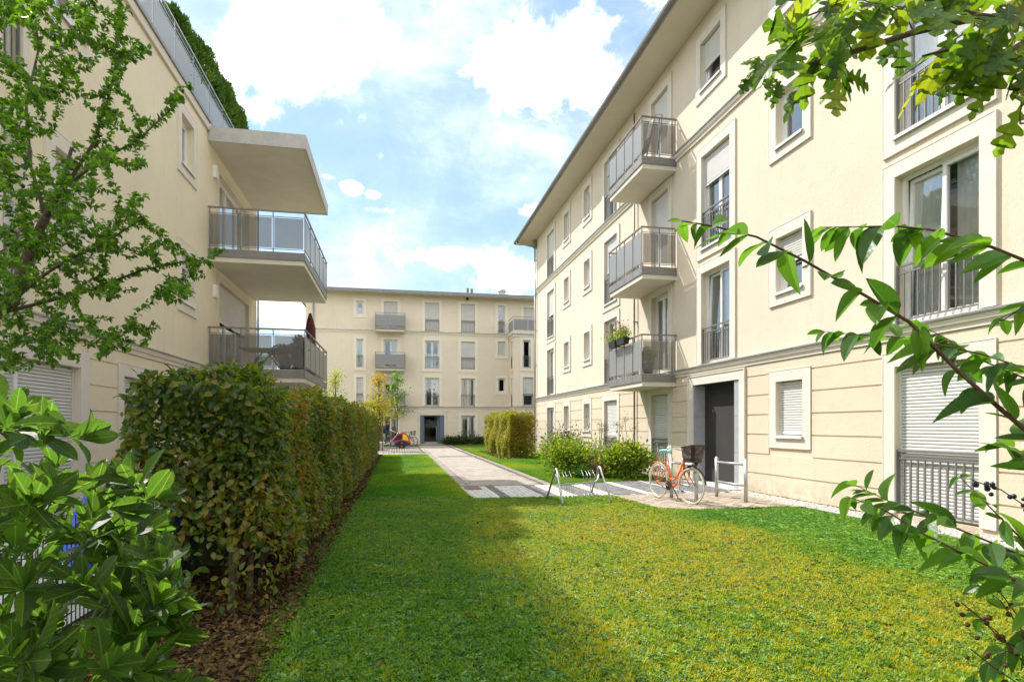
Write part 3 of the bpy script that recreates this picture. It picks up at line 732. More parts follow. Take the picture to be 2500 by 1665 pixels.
def balcony(fac, bld, a0, a1, depth, zf, name='balcony', panels_side=2, panels_front=4, far=False, slabt=.12, near_low=False):
    """projecting balcony: slab, steel edge beam with bolts, posts, handrail and tinted panels; zf = underside of the slab"""
    d = depth
    m = fac.mb(); m.box(a0 + .03, a1 - .03, 0.0, d - .03, zf, zf + .13); m.box(a0 + .06, a1 - .06, .0, d - .06, zf + .131, zf + .36)
    s = m.build(name, 'slab', bld)
    m = fac.mb(); zb0, zb1 = zf + .13, zf + .34
    m.box(a0, a0 + .025, 0, d, zb0, zb1); m.box(a1 - .025, a1, 0, d, zb0, zb1); m.box(a0 + .026, a1 - .026, d - .025, d, zb0, zb1)
    m.build('edge_beam', 'beam', s)
    bo = fac.mb()
    posts = []
    for i in range(panels_front + 1): posts.append((a0 + .01 + (a1 - a0 - .02) * i / panels_front, d - .01))
    for i in range(1, panels_side): 
        posts.append((a0 + .01, (d - .01) * i / panels_side)); posts.append((a1 - .01, (d - .01) * i / panels_side))
    posts += [(a0 + .01, .05), (a1 - .01, .05)]
    zr = zf + 1.46
    for (pa, pb) in posts:
        if not far:
            for dz in (.06, .14):
                for dd in (-.04, .04):
                    if pb > d - .05: q = (pa + dd, d + .004, zb0 + dz); bo.box(q[0] - .008, q[0] + .008, d, d + .012, q[2] - .008, q[2] + .008)
                    if pa < a0 + .05: bo.box(a0 - .012, a0, pb + dd - .008 - .03, pb + dd + .008 - .03, zb0 + dz - .008, zb0 + dz + .008)
        m = fac.mb(); w = .012 if not far else .018
        m.box(pa - w, pa + w, pb - w, pb + w, zf + .2, zr - .02); m.build('post', 'rail', s)
    if not far: bo.build('bolts', 'galv', s)
    m = fac.mb()
    pth = [(a0 + .01, -.0, zr), (a0 + .01, d - .01, zr), (a1 - .01, d - .01, zr), (a1 - .01, 0, zr)]
    m.box(a0 - .012, a0 + .03, 0, d + .012, zr - .025, zr + .015); m.box(a1 - .03, a1 + .012, 0, d + .012, zr - .025, zr + .015)
    m.box(a0 + .031, a1 - .031, d - .03, d + .012, zr - .025, zr + .015)
    m.build('handrail', 'railtop', s)
    m = fac.mb()
    for z in (zr - .15, zf + .42):
        m.box(a0 + .002, a0 + .018, .02, d, z - .008, z + .008); m.box(a1 - .018, a1 - .002, .02, d, z - .008, z + .008); m.box(a0 + .019, a1 - .019, d - .018, d - .002, z - .008, z + .008)
    m.build('lower_rail', 'rail', s)
    z0, z1 = zf + .45, zr - .18
    for i in range(panels_front):
        p = a0 + (a1 - a0) * i / panels_front + .035; q = a0 + (a1 - a0) * (i + 1) / panels_front - .035
        m = fac.mb(); m.box(p, q, d - .014, d - .006, z0, z1); m.build('panel', 'panel2', s)
    for sd, aa in ((0, a0), (1, a1)):
        for i in range(panels_side):
            p = (d - .02) * i / panels_side + .035; q = (d - .02) * (i + 1) / panels_side - .03
            m = fac.mb(); m.box(aa + (.006 if sd == 0 else -.014), aa + (.014 if sd == 0 else -.006), p, q, z0, z1); m.build('panel', 'panel', s)
    return s

def pipe(fac, bld, a, b, z0, z1, r=.045, mat='zinc', head=True):
    m = fac.mb(); m.tube([(a, b, z0), (a, b, z1)], r, 10)
    o = m.build('downpipe', mat, bld, smooth=True)
    m = fac.mb()
    for z in np.arange(z0 + .9, z1 - .3, 2.0): m.box(a - r - .012, a + r + .012, 0.0, b + r + .01, z - .015, z + .015)
    m.build('pipe_clip', mat, o)
    if head:
        m = fac.mb(); m.box(a - .11, a + .11, .0, .22, z1 - .02, z1 + .28); m.add([(a - .11, 0, z1 - .02), (a + .11, 0, z1 - .02), (a + .11, .22, z1 - .02), (a - .11, .22, z1 - .02), (a - .05, .05, z1 - .16), (a + .05, .05, z1 - .16), (a + .05, .15, z1 - .16), (a - .05, .15, z1 - .16)], [(0, 1, 5, 4), (1, 2, 6, 5), (2, 3, 7, 6), (3, 0, 4, 7)])
        m.build('rainwater_head', 'gutter', o)
    return o

# ---- right building
RB = thing('apartment_building', (9.5, 15, 0), 'sunlit cream four-storey apartment building on the right with three grey balconies', 'apartment building')
SM = {0: (1.27, 2.42), 1: (4.25, 5.42), 2: (7.30, 8.45), 3: (10.22, 11.5)}
FRn = {0: (.10, 2.44), 1: (3.10, 5.47), 2: (6.08, 8.51), 3: (9.26, 11.55)}
colsR = {'A': (6.57, 7.95), 'B': (10.11, 10.93), 'C': (12.66, 13.99), 'D': (15.9, 17.04), 'E': (19.94, 21.27), 'F': (22.97, 23.74), 'G': (25.96, 26.77), 'H': (28.57, 29.95), 'Z': (2.6, 3.98)}
WR = []   # (a0,a1,z0,z1,kwargs)
def add(c, fl, kind, aa=None, **k):
    a0, a1 = aa or colsR[c]; z0, z1 = (SM if kind == 's' else FRn)[fl]; WR.append((a0, a1, z0, z1, k))
add('A', 0, 'f', shut=1, slats=True, rail=1.02, n=2, shmat='shutterw', sides='url')
add('A', 1, 'f', n=2, tilt=1, curtain=6, rail=.95, sides='url')
add('A', 2, 'f', n=2, curtain=1, rail=1.0, sill=True)
add('A', 3, 'f', n=2, shut=.4, rail=1.0, sides='url')
add('Z', 0, 'f', shut=1, rail=1.02, n=2, shmat='shutterw', sides='url')
for fl in (1, 2, 3): add('Z', fl, 'f', n=2, curtain=2, rail=1.0, sides='url' if fl != 2 else 'urld')
add('B', 0, 's', shut=1, closed_gap=.10, sill=True, slats=True, shmat='shutterw')
add('B', 1, 's', shut=.45, sill=True, tilt=0, curtain=5, slats=True)
add('B', 2, 's', sill=True); add('B', 3, 's', sill=True, shut=.3)
add('C', 1, 'f', n=2, tilt=1, curtain=5, rail=.95, sides='url')
add('C', 2, 'f', n=2, shut=.30, slats=True, rail=1.0, sill=True, shmat='shutterw')
add('C', 3, 's', aa=(13.07, 14.04), shut=.52, slats=True, sill=True, tilt=0)
add('D', 0, 'f', shut=1, rail=1.02, sides='url', shmat='shutterw')
add('D', 1, 'f', n=2, curtain=2, sides='url'); add('D', 2, 'f', shut=.99, sides='url', shmat='shutterw'); add('D', 3, 'f', shut=.99, sides='url', shmat='shutterw')
add('E', 0, 'f', shut=1, rail=1.02, sides='url', shmat='shutterw'); add('E', 1, 'f', n=2, rail=.95, sides='url', curtain=4)
add('E', 2, 'f', n=2, shut=.48, rail=1.0, sill=True, shmat='shutterw'); add('E', 3, 'f', n=2, rail=1.0, sides='url', shut=.2)
for c in 'FG':
    for fl in range(4): add(c, fl, 's', sill=True, curtain=3 if fl == 1 else 0, tilt=0 if (c == 'F' and fl == 2) else None)
add('H', 0, 'f', n=2, sides='url'); add('H', 1, 'f', n=2, rail=.95, sides='url')
add('H', 2, 'f', n=2, shut=.5, rail=1.0, sill=True, shmat='shutterw'); add('H', 3, 'f', n=2, shut=.55, rail=1.0, sides='url', shmat='shutterw')
DOOR = (12.25, 14.41, 0.0, 2.58)
ops = [(w[0], w[1], w[2], w[3]) for w in WR] + [DOOR]
m = FR.mb(); wall_mesh(FR, m, -4, 32.5, 2.84, 12.15, [(a, b, max(c, 2.84), d) for a, b, c, d in ops if d > 2.9]); m.build('wall', 'plaster', RB)
m = FR.mb(); wall_mesh(FR, m, -4, 32.5, -.05, 2.84, [o for o in ops if o[3] < 2.9]); m.build('ground_floor_wall', 'plaster_gf', RB)
for (a0, a1, z0, z1, k) in WR: window(FR, RB, a0, a1, z0, z1, **k)
holes = [(w[0] - .22, w[1] + .22, w[2] - (.22 if 'd' in w[4].get('sides', 'urld') else .3), w[3] + .22) for w in WR if w[3] < 2.9] + [(DOOR[0] - .24, DOOR[1] + .24, -1, DOOR[3] + .24)]
bands(FR, RB, -4, 32.5, holes)
cornice(FR, RB, -4, 32.55, 3.08); cornice(FR, RB, -4, 32.55, 9.24)
# rest of the body: end walls, back, roof
m = MB(); m.box(8.15, 19, -4, 32.5, -.05, 12.1); m.build('building_core', 'dark', RB)
m = MB(); m.add([(7.85, 32.5, -.05), (19, 32.5, -.05), (19, 32.5, 12.15), (7.85, 32.5, 12.15)], [(3, 2, 1, 0)])
m.add([(7.85, -4, -.05), (19, -4, -.05), (19, -4, 12.15), (7.85, -4, 12.15)], [(0, 1, 2, 3)]); m.add([(19.01, -4, -.05), (19.01, 32.5, -.05), (19.01, 32.5, 12.15), (19.01, -4, 12.15)], [(0, 1, 2, 3)])
m.build('end_wall', 'plaster', RB)
m = MB(); m.box(6.88, 20, -5.0, 33.45, 12.12, 12.20); sof = m.build('eave_soffit', 'soffit', RB)
m = MB(); m.add([(6.86, -5.0, 12.22), (20, -5.0, 12.22), (20, 33.47, 12.22), (6.86, 33.47, 12.22), (12.5, 0, 14.4), (14.5, 0, 14.4), (14.5, 28, 14.4), (12.5, 28, 14.4)],
      [(0, 1, 5, 4), (1, 2, 6, 5), (2, 3, 7, 6), (3, 0, 4, 7), (4, 5, 6, 7)]); m.build('roof', 'roof', RB)
def gutter(p0, p1, bld, r=.085):
    p0, p1 = Vector(p0), Vector(p1); d = (p1 - p0).normalized(); s_ = Vector((0, 0, 1)).cross(d)
    m = MB(); prof = [(r * math.cos(a), r * math.sin(a)) for a in np.linspace(math.pi, 2 * math.pi, 8)] + [(r * 1.08, .012), (r * .9, .0)] + [(.88 * r * math.cos(a), .88 * r * math.sin(a)) for a in np.linspace(2 * math.pi, math.pi, 7)]
    k = len(prof); m.add([tuple(p0 + s_ * x + Vector((0, 0, z))) for x, z in prof] + [tuple(p1 + s_ * x + Vector((0, 0, z))) for x, z in prof], [(i, (i + 1) % k, k + (i + 1) % k, k + i) for i in range(k)])
    return m.build('gutter', 'gutter', bld)
gutter((6.80, -5.0, 12.21), (6.80, 33.5, 12.21), RB)
m = MB(); m.box(6.82, 6.875, -5.0, 33.47, 12.10, 12.22); m.box(6.876, 20, 33.451, 33.5, 12.1, 12.24); m.build('fascia', 'gutter', RB)
m = MB(); m.tube([(6.80, 33.0, 12.14), (6.82, 33.0, 11.98), (7.0, 32.7, 11.92), (7.62, 32.42, 11.72), (7.74, 32.38, 11.6)], .04, 8); m.build('downpipe_bend', 'zinc', RB, smooth=True)
pipe(FR, RB, 32.36, .11, .05, 11.75); pipe(FR, RB, 18.22, .09, .05, 11.9, .028, 'rail', False)
# balconies
for zf in (2.62, 5.66, 8.78): balcony(FR, RB, 15.4, 18.0, 1.07, zf, panels_side=2, panels_front=4)
# door portal, recess lined with stone
a0, a1, z0, z1 = DOOR
m = FR.mb()
for (p, q, r, s_) in ((a0 - .22, a0, 0.01, z1 + .22), (a1, a1 + .22, .01, z1 + .22), (a0, a1, z1, z1 + .22)): m.box(p, q, 0, .05, r, s_)
m.box(a0 - .25, a0 - .22, 0, .07, .01, z1 + .25); m.box(a1 + .22, a1 + .25, 0, .07, .01, z1 + .25); m.box(a0 - .22, a1 + .22, 0, .07, z1 + .22, z1 + .25)
por = m.build('door_portal', 'trim', RB)
zs = [.012, .87, 1.73, 2.57]
for r0, r1 in zip(zs, zs[1:]):
    m = FR.mb(); m.box(a0 + .005, a0 + .24, -.40, .015, r0 + .003, r1 - .003); m.build('stone_slab', 'greystone', por)
    m = FR.mb(); m.box(a1 - .03, a1 - .005, -.62, .015, r0 + .003, r1 - .003); m.build('stone_slab', 'greystone', por)
    for k_, (p, q) in enumerate(((a0 + .245, a0 + 1.05), (a0 + 1.055, a1 - .035))):
        m = FR.mb(); m.box(p, q, -.66, -.62, r0 + .003, r1 - .003); m.build('dark_slab', 'slate', por)
m = FR.mb(); m.box(a0, a1, -.7, .02, z1 - .015, z1 - .001); m.box(a0, a1, -.68, -.661, 0, z1); m.build('recess_lining', 'slate', por)
m = FR.mb(); m.box(a0, a1, -.6, .3, -.02, .022); m.build('doorstep', 'cobble_w', por)
m = FR.mb(); m.lathe((14.85, .07, 2.72), [(.0, -.02), (.035, -.02), (.04, .02), (.02, .05)], 8, 1); m.build('security_light', 'lamp', RB)

# ---- left building
LB = thing('apartment_building', (-6.5, 14, 0), 'shaded cream apartment building on the left with deep balconies and canopy slab', 'apartment building')
WL = []
def addL(a0, a1, z0, z1, **k): WL.append((a0, a1, z0, z1, k))
addL(14.9, 15.72, 7.66, 8.86, sill=True, n=1); addL(14.9, 15.72, 4.42, 5.64, sill=True, n=1, shut=.25)
addL(9.74, 10.56, 7.66, 8.86, sill=True, n=1, curtain=5); addL(9.74, 10.56, 4.40, 5.64, sill=True, n=1, shut=.35)
addL(8.56, 8.98, 6.2, 8.55, n=1, rail=1.0, sides='url', sw=.1); addL(8.56, 8.98, 3.12, 5.5, n=1, rail=1.0, shut=.4, sides='url', sw=.1)
addL(8.56, 10.42, .10, 2.42, shut=1, slats=True, shmat='shutterw', sides='u', surround=False)
addL(11.95, 13.0, .10, 2.42, n=1, shut=.12, sides='url'); addL(15.0, 16.2, .1, 2.42, n=2, shut=1, sides='url', shmat='shutterw')
addL(17.9, 21.0, .1, 2.42, n=3, sides='url', curtain=1)
addL(17.85, 21.2, 3.08, 5.60, n=3, shut=.42, sides='', surround=False, shmat='shutter'); addL(17.85, 21.2, 6.12, 8.66, n=3, sides='', surround=False, curtain=1)
opsL = [(w[0], w[1], w[2], w[3]) for w in WL]
m = FL.mb(); wall_mesh(FL, m, 8.45, 22.45, 2.84, 9.62, [o for o in opsL if o[3] > 2.9]); m.build('wall', 'plaster_l', LB)
m = FL.mb(); wall_mesh(FL, m, 8.45, 22.45, -.05, 2.84, [o for o in opsL if o[3] < 2.9]); m.build('ground_floor_wall', 'plaster_l', LB)
for (a0, a1, z0, z1, k) in WL: window(FL, LB, a0, a1, z0, z1, **k)
# one surround round the pair of roller-shuttered windows, flat surrounds of the balcony doors
m = FL.mb(); m.box(8.46, 8.56, 0, .05, .0, 2.68); m.box(10.42, 10.67, 0, .05, 0, 2.68); m.box(8.56, 10.42, 0, .05, 2.42, 2.68); m.build('surround', 'trim', LB)
m = FL.mb(); m.box(8.92, 9.0, -.11, -.045, .11, 2.41); m.build('shutter_mullion', 'white', LB)
for z0, z1 in ((3.1, 5.6), (6.12, 8.66)):
    m = FL.mb(); m.box(17.66, 17.85, 0, .03, z0, z1 + .19); m.box(21.2, 21.39, 0, .03, z0, z1 + .19); m.box(17.85, 21.2, 0, .03, z1, z1 + .19); m.build('surround', 'soffit', LB)
hl = [(w[0] - .22, w[1] + .22, w[2] - .3, w[3] + .22) for w in WL if w[3] < 2.9 and w[0] > 11] + [(8.45, 10.67, -1, 2.68)]
bands(FL, LB, 8.45, 22.45, hl, mat='plaster_l')
cornice(FL, LB, 8.43, 16.86, 3.08); cornice(FL, LB, 22.05, 22.5, 3.08)
m = MB(); m.box(-14, -5.28, 8.5, 22.4, -.05, 9.6); m.build('building_core', 'dark', LB)
m = MB(); m.add([(-4.98, 22.45, -.05), (-14, 22.45, -.05), (-14, 22.45, 9.62), (-4.98, 22.45, 9.62)], [(0, 1, 2, 3)]); m.add([(-4.98, 8.45, -.05), (-14, 8.45, -.05), (-14, 8.45, 9.62), (-4.98, 8.45, 9.62)], [(3, 2, 1, 0)]); m.add([(-14.01, 8.45, -.05), (-14.01, 22.45, -.05), (-14.01, 22.45, 9.62), (-14.01, 8.45, 9.62)], [(3, 2, 1, 0)])  # unseen near end cut short so sun reaches the foreground bush
m.build('end_wall', 'plaster', LB)
# roof edge: plaster band, dark flashing, raised kerb
m = FL.mb(); m.box(8.42, 16.88, 0, .06, 9.40, 9.60); m.build('roof_band', 'soffit', LB)
m = FL.mb(); m.box(8.4, 16.9, -.3, .10, 9.601, 9.66); m.box(8.4, 22.45, -.55, -.04, 9.661, 9.92); m.build('roof_flashing', 'gutter', LB)
m = MB(); m.box(-14.1, -5.3, 8.4, 22.5, 9.62, 9.74); m.build('flat_roof', 'concrete', LB)
m = MB(); m.box(-4.979, -2.5, 16.9, 22.0, 9.15, 9.50); m.box(-5.9, -4.98, 16.9, 22.46, 9.625, 9.70); m.build('canopy_slab', 'slab', LB)
m = MB(); m.box(-4.93, -2.46, 16.86, 16.899, 9.13, 9.52); m.box(-2.499, -2.46, 16.9, 22.04, 9.13, 9.52); m.box(-4.98, -2.5, 22.001, 22.04, 9.13, 9.52); m.build('canopy_edge', 'concrete', LB)
tr_ = thing('roof_terrace_railing', (-5.05, 14, 9.92), 'glass and steel railing along the roof edge above the left facade', 'railing')
for i in range(11):
    y0 = 8.5 + i * 1.25
    m = MB(); m.box(-5.07, -5.05, y0 - .012, y0 + .012, 9.9, 10.86); m.build('post', 'galv', tr_)
    if i < 10:
        m = MB(); m.box(-5.055, -5.045, y0 + .03, y0 + 1.22, 9.95, 10.60); m.build('glass_panel', 'roofglass', tr_)
m = MB(); m.box(-5.085, -5.035, 8.48, 21.05, 10.86, 10.89); m.box(-5.07, -5.05, 8.48, 21.0, 10.64, 10.66); m.box(-5.07, -5.05, 8.48, 21.0, 10.74, 10.755); m.build('handrail', 'galv', tr_)
for zf in (2.69, 5.92): balcony(FL, LB, 16.9, 22.0, 2.49, zf, panels_side=3, panels_front=5)
pipe(FL, LB, 22.3, .08, .05, 9.5, .03, 'rail', False)
for z in (8.35, 5.05, 2.1):
    m = FL.mb(); m.box(17.32, 17.5, 0, .10, z, z + .34); m.build('wall_lamp', 'lamp', LB)

# ---- building across the end
FBd = thing('apartment_building', (5, 52, 0), 'cream four-storey apartment building across the far end of the courtyard', 'apartment building')
WF = []
def addF(a0, a1, z0, z1, **k):
    k.setdefault('lod', 1); k.setdefault('railsep', False); k.setdefault('trim', 'trim_far'); WF.append((a0, a1, z0, z1, k))
addF(-3.2, -2.66, 10.45, 11.55, n=1, curtain=3); addF(-3.2, -2.66, 6.2, 8.5, n=1, rail=1.0, curtain=1); addF(-3.2, -2.66, 3.1, 5.4, n=1, shut=1, rail=1.0, sides='url')
addF(-1.05, .05, 9.25, 11.6, shut=1, sides='url'); addF(-1.05, .05, 6.15, 8.5, n=2, curtain=4, sides='url'); addF(-1.05, .05, 3.1, 5.45, n=2, shut=.22, sides='url'); addF(-1.05, .05, .1, 2.36, n=2, sides='url', rail=1.0)
for i, (a0, a1) in enumerate(((2.28, 3.45), (5.26, 6.43))):
    addF(a0, a1, 9.28, 11.65, shut=1, rail=1.0, sides='url')
    addF(a0, a1, 6.2, 8.52, n=2, rail=1.0, curtain=3 if i == 0 else 0, shut=1 if i else 0)
    addF(a0, a1, 3.1, 5.45, n=2, rail=1.0, sides='url', curtain=4 if i == 0 else 1)
addF(5.27, 6.45, .1, 2.36, n=2, rail=1.0, sides='url', curtain=2)
addF(8.38, 9.0, 9.3, 11.64, n=1, rail=1.0, sides='url', curtain=3); addF(8.38, 9.02, 7.4, 8.6, shut=1); addF(8.4, 9.02, 4.32, 5.5, n=1); addF(8.4, 9.02, 1.2, 2.36, n=1)
addF(10.6, 11.9, 9.3, 11.55, shut=1, sides='url')
addF(-6.2, -5.5, .9, 2.36, n=1)
FD = (1.87, 3.85, 0.0, 2.36)
opsF = [(w[0], w[1], w[2], w[3]) for w in WF] + [FD]
m = FF.mb(); wall_mesh(FF, m, -7.1, 22, 2.84, 12.25, [o for o in opsF if o[3] > 2.9]); m.build('wall', 'plaster_far', FBd)
m = FF.mb(); wall_mesh(FF, m, -7.1, 22, -.05, 2.84, [o for o in opsF if o[3] < 2.9]); m.build('ground_floor_wall', 'plaster_far', FBd)
for (a0, a1, z0, z1, k) in WF: window(FF, FBd, a0, a1, z0, z1, **k)
hf = [(w[0] - .22, w[1] + .22, w[2] - .3, w[3] + .22) for w in WF if w[3] < 2.9] + [(FD[0] - .22, FD[1] + .22, -1, FD[3] + .2)]
bands(FF, FBd, -7.1, 9.3, hf, mat='plaster_far', th=.03, g=.02)
cornice(FF, FBd, -7.15, 9.35, 3.08, mat='trim_far'); cornice(FF, FBd, -7.15, 22, 9.24, mat='trim_far')
# bay window tower with a terrace on top
BW = [(10.1, 10.75, 6.2, 8.5, dict(n=1, rail=1.0)), (10.1, 11.0, 3.1, 5.45, dict(n=1, shut=.62, rail=1.0, sides='url')), (10.1, 11.0, .9, 2.36, dict(n=1))]
m = FB.mb(); wall_mesh(FB, m, 9.37, 16, -.05, 9.0, [w[:4] for w in BW]); m.build('bay_wall', 'plaster_far', FBd)
for w in BW: window(FB, FBd, *w[:4], lod=1, railsep=False, trim='trim_far', **w[4])
SW = [(47.0, 47.75, 6.2, 8.5, dict(n=1, rail=1.0)), (47.0, 47.75, 3.1, 5.45, dict(n=1, rail=1.0, sides='url'))]
m = FBS.mb(); wall_mesh(FBS, m, 46.5, 48.5, -.05, 9.0, [w[:4] for w in SW]); m.build('bay_side_wall', 'plaster_far', FBd)
for w in SW: window(FBS, FBd, *w[:4], lod=1, railsep=False, sw=.16, trim='trim_far', **w[4])
cornice(FB, FBd, 9.27, 16, 3.08, mat='trim_far'); cornice(FBS, FBd, 46.4, 48.49, 3.08, mat='trim_far')
m = MB(); m.box(9.22, 16, 46.35, 48.49, 8.98, 9.22); m.box(9.32, 16, 46.45, 48.49, 8.75, 8.979); m.build('bay_top', 'trim', FBd)
bt = None
m = MB(); m.box(9.28, 16, 46.42, 46.45, 10.35, 10.39); m.box(9.28, 9.31, 46.46, 48.49, 10.35, 10.39); m.box(9.28, 16, 46.42, 46.44, 10.18, 10.2); bt = m.build('bay_terrace_railing', 'rail', FBd)
for i in range(4):
    m = MB(); m.box(9.34 + i * 1.2, 10.5 + i * 1.2, 46.43, 46.44, 9.3, 10.15); m.build('panel', 'panel2', bt)
for i in range(2):
    m = MB(); m.box(9.29, 9.30, 46.5 + i, 47.45 + i, 9.3, 10.15); m.build('panel', 'panel2', bt)
m = MB(); m.box(-7.05, 22, 48.85, 60, -.05, 12.2); m.box(9.7, 15.9, 46.85, 48.8, -.05, 8.9); m.build('building_core', 'dark', FBd)
m = MB(); m.add([(-7.1, 48.5, -.05), (-7.1, 60, -.05), (-7.1, 60, 12.25), (-7.1, 48.5, 12.25)], [(0, 1, 2, 3)]); m.add([(-7.1, 60.01, -.05), (22, 60.01, -.05), (22, 60.01, 12.25), (-7.1, 60.01, 12.25)], [(0, 1, 2, 3)]); m.build('end_wall', 'plaster_far', FBd)
m = MB(); m.box(-8.0, 23, 47.68, 61, 12.18, 12.27); m.build('eave_soffit', 'soffit', FBd)
m = MB(); m.add([(-8.05, 47.6, 12.28), (23, 47.6, 12.28), (23, 61, 12.28), (-8.05, 61, 12.28), (-3, 53, 13.6), (18, 53, 13.6), (18, 55, 13.6), (-3, 55, 13.6)], [(0, 1, 5, 4), (1, 2, 6, 5), (2, 3, 7, 6), (3, 0, 4, 7), (4, 5, 6, 7)]); m.build('roof', 'roof', FBd)
m = MB(); m.box(-8.07, 23, 47.56, 47.675, 12.13, 12.40); m.box(-8.1, -8.0, 47.676, 61, 12.13, 12.4); m.build('gutter', 'gutter', FBd)
pipe(FF, FBd, -6.5, .09, .05, 12.1, .055, 'galv', False)
for (a, z) in ((-1.68, 9.03), (-1.68, 5.90), (-1.68, 2.78)): balcony(FF, FBd, -1.68, .65, 1.1, z, far=True, panels_side=1, panels_front=2)
# entrance
a0, a1, z0, z1 = FD
m = FF.mb(); m.box(a0 - .2, a0, 0, .05, 0, z1 + .2); m.box(a1, a1 + .2, 0, .05, 0, z1 + .2); m.box(a0, a1, 0, .05, z1, z1 + .2); por = m.build('door_portal', 'trim', FBd)
for r0, r1 in ((.01, .79), (.79, 1.57), (1.57, 2.35)):
    m = FF.mb(); m.box(a0 + .005, a0 + .30, -.35, .01, r0 + .004, r1 - .004); m.build('stone_slab', 'bluegrey', por)
    m = FF.mb(); m.box(a1 - .36, a1 - .005, -.35, .01, r0 + .004, r1 - .004); m.build('stone_slab', 'bluegrey', por)
m = FF.mb(); p, q = a0 + .31, a1 - .365
for (x0, x1, y0, y1) in ((p, p + .07, 0.02, 2.34), (q - .2, q, .02, 2.34), (p + .07, q - .2, 2.24, 2.34)): m.box(x0, x1, -.30, -.22, y0, y1)
dr = m.build('door', 'bluegrey', por)
m = FF.mb(); m.box(p + .07, q - .2, -.30, -.2, .02, .17); m.build('door_kickplate', 'zinc', por)
m = FF.mb(); m.box(p + .07, q - .2, -.265, -.26, .17, 2.24); m.build('pane', 'doorglass', por)
m = FF.mb(); m.tube([(q - .26, -.18, .3), (q - .26, -.18, 1.5)], .018, 6); m.build('door_handle', 'galv', por)
# roof bits
m = MB(); m.tube([(5.9, 49.2, 12.5), (5.9, 49.2, 13.15)], .1, 8); m.build('roof_vent', 'rust', FBd); m = MB(); m.tube([(6.25, 49.2, 12.5), (6.25, 49.2, 13.12)], .1, 8); m.build('roof_vent', 'rust', FBd)
m = MB(); m.lathe((9.0, 50.0, 12.4), [(.28, 0), (.28, .75), (.36, .75), (.36, .85), (.3, .95), (.1, 1.0)], 14); m.build('roof_fan', 'zinc', FBd, smooth=False)
m = MB(); m.lathe((5.75, 48.2, 12.0), [(.02, .18), (.1, .12), (.12, .0), (.06, -.08)], 10); m.build('dome_camera', 'black', FBd)
m = MB(); m.lathe((4.05, 48.4, 2.75), [(.02, .05), (.05, .03), (.05, -.04), (.02, -.06)], 8); m.build('security_light', 'lamp', FBd)

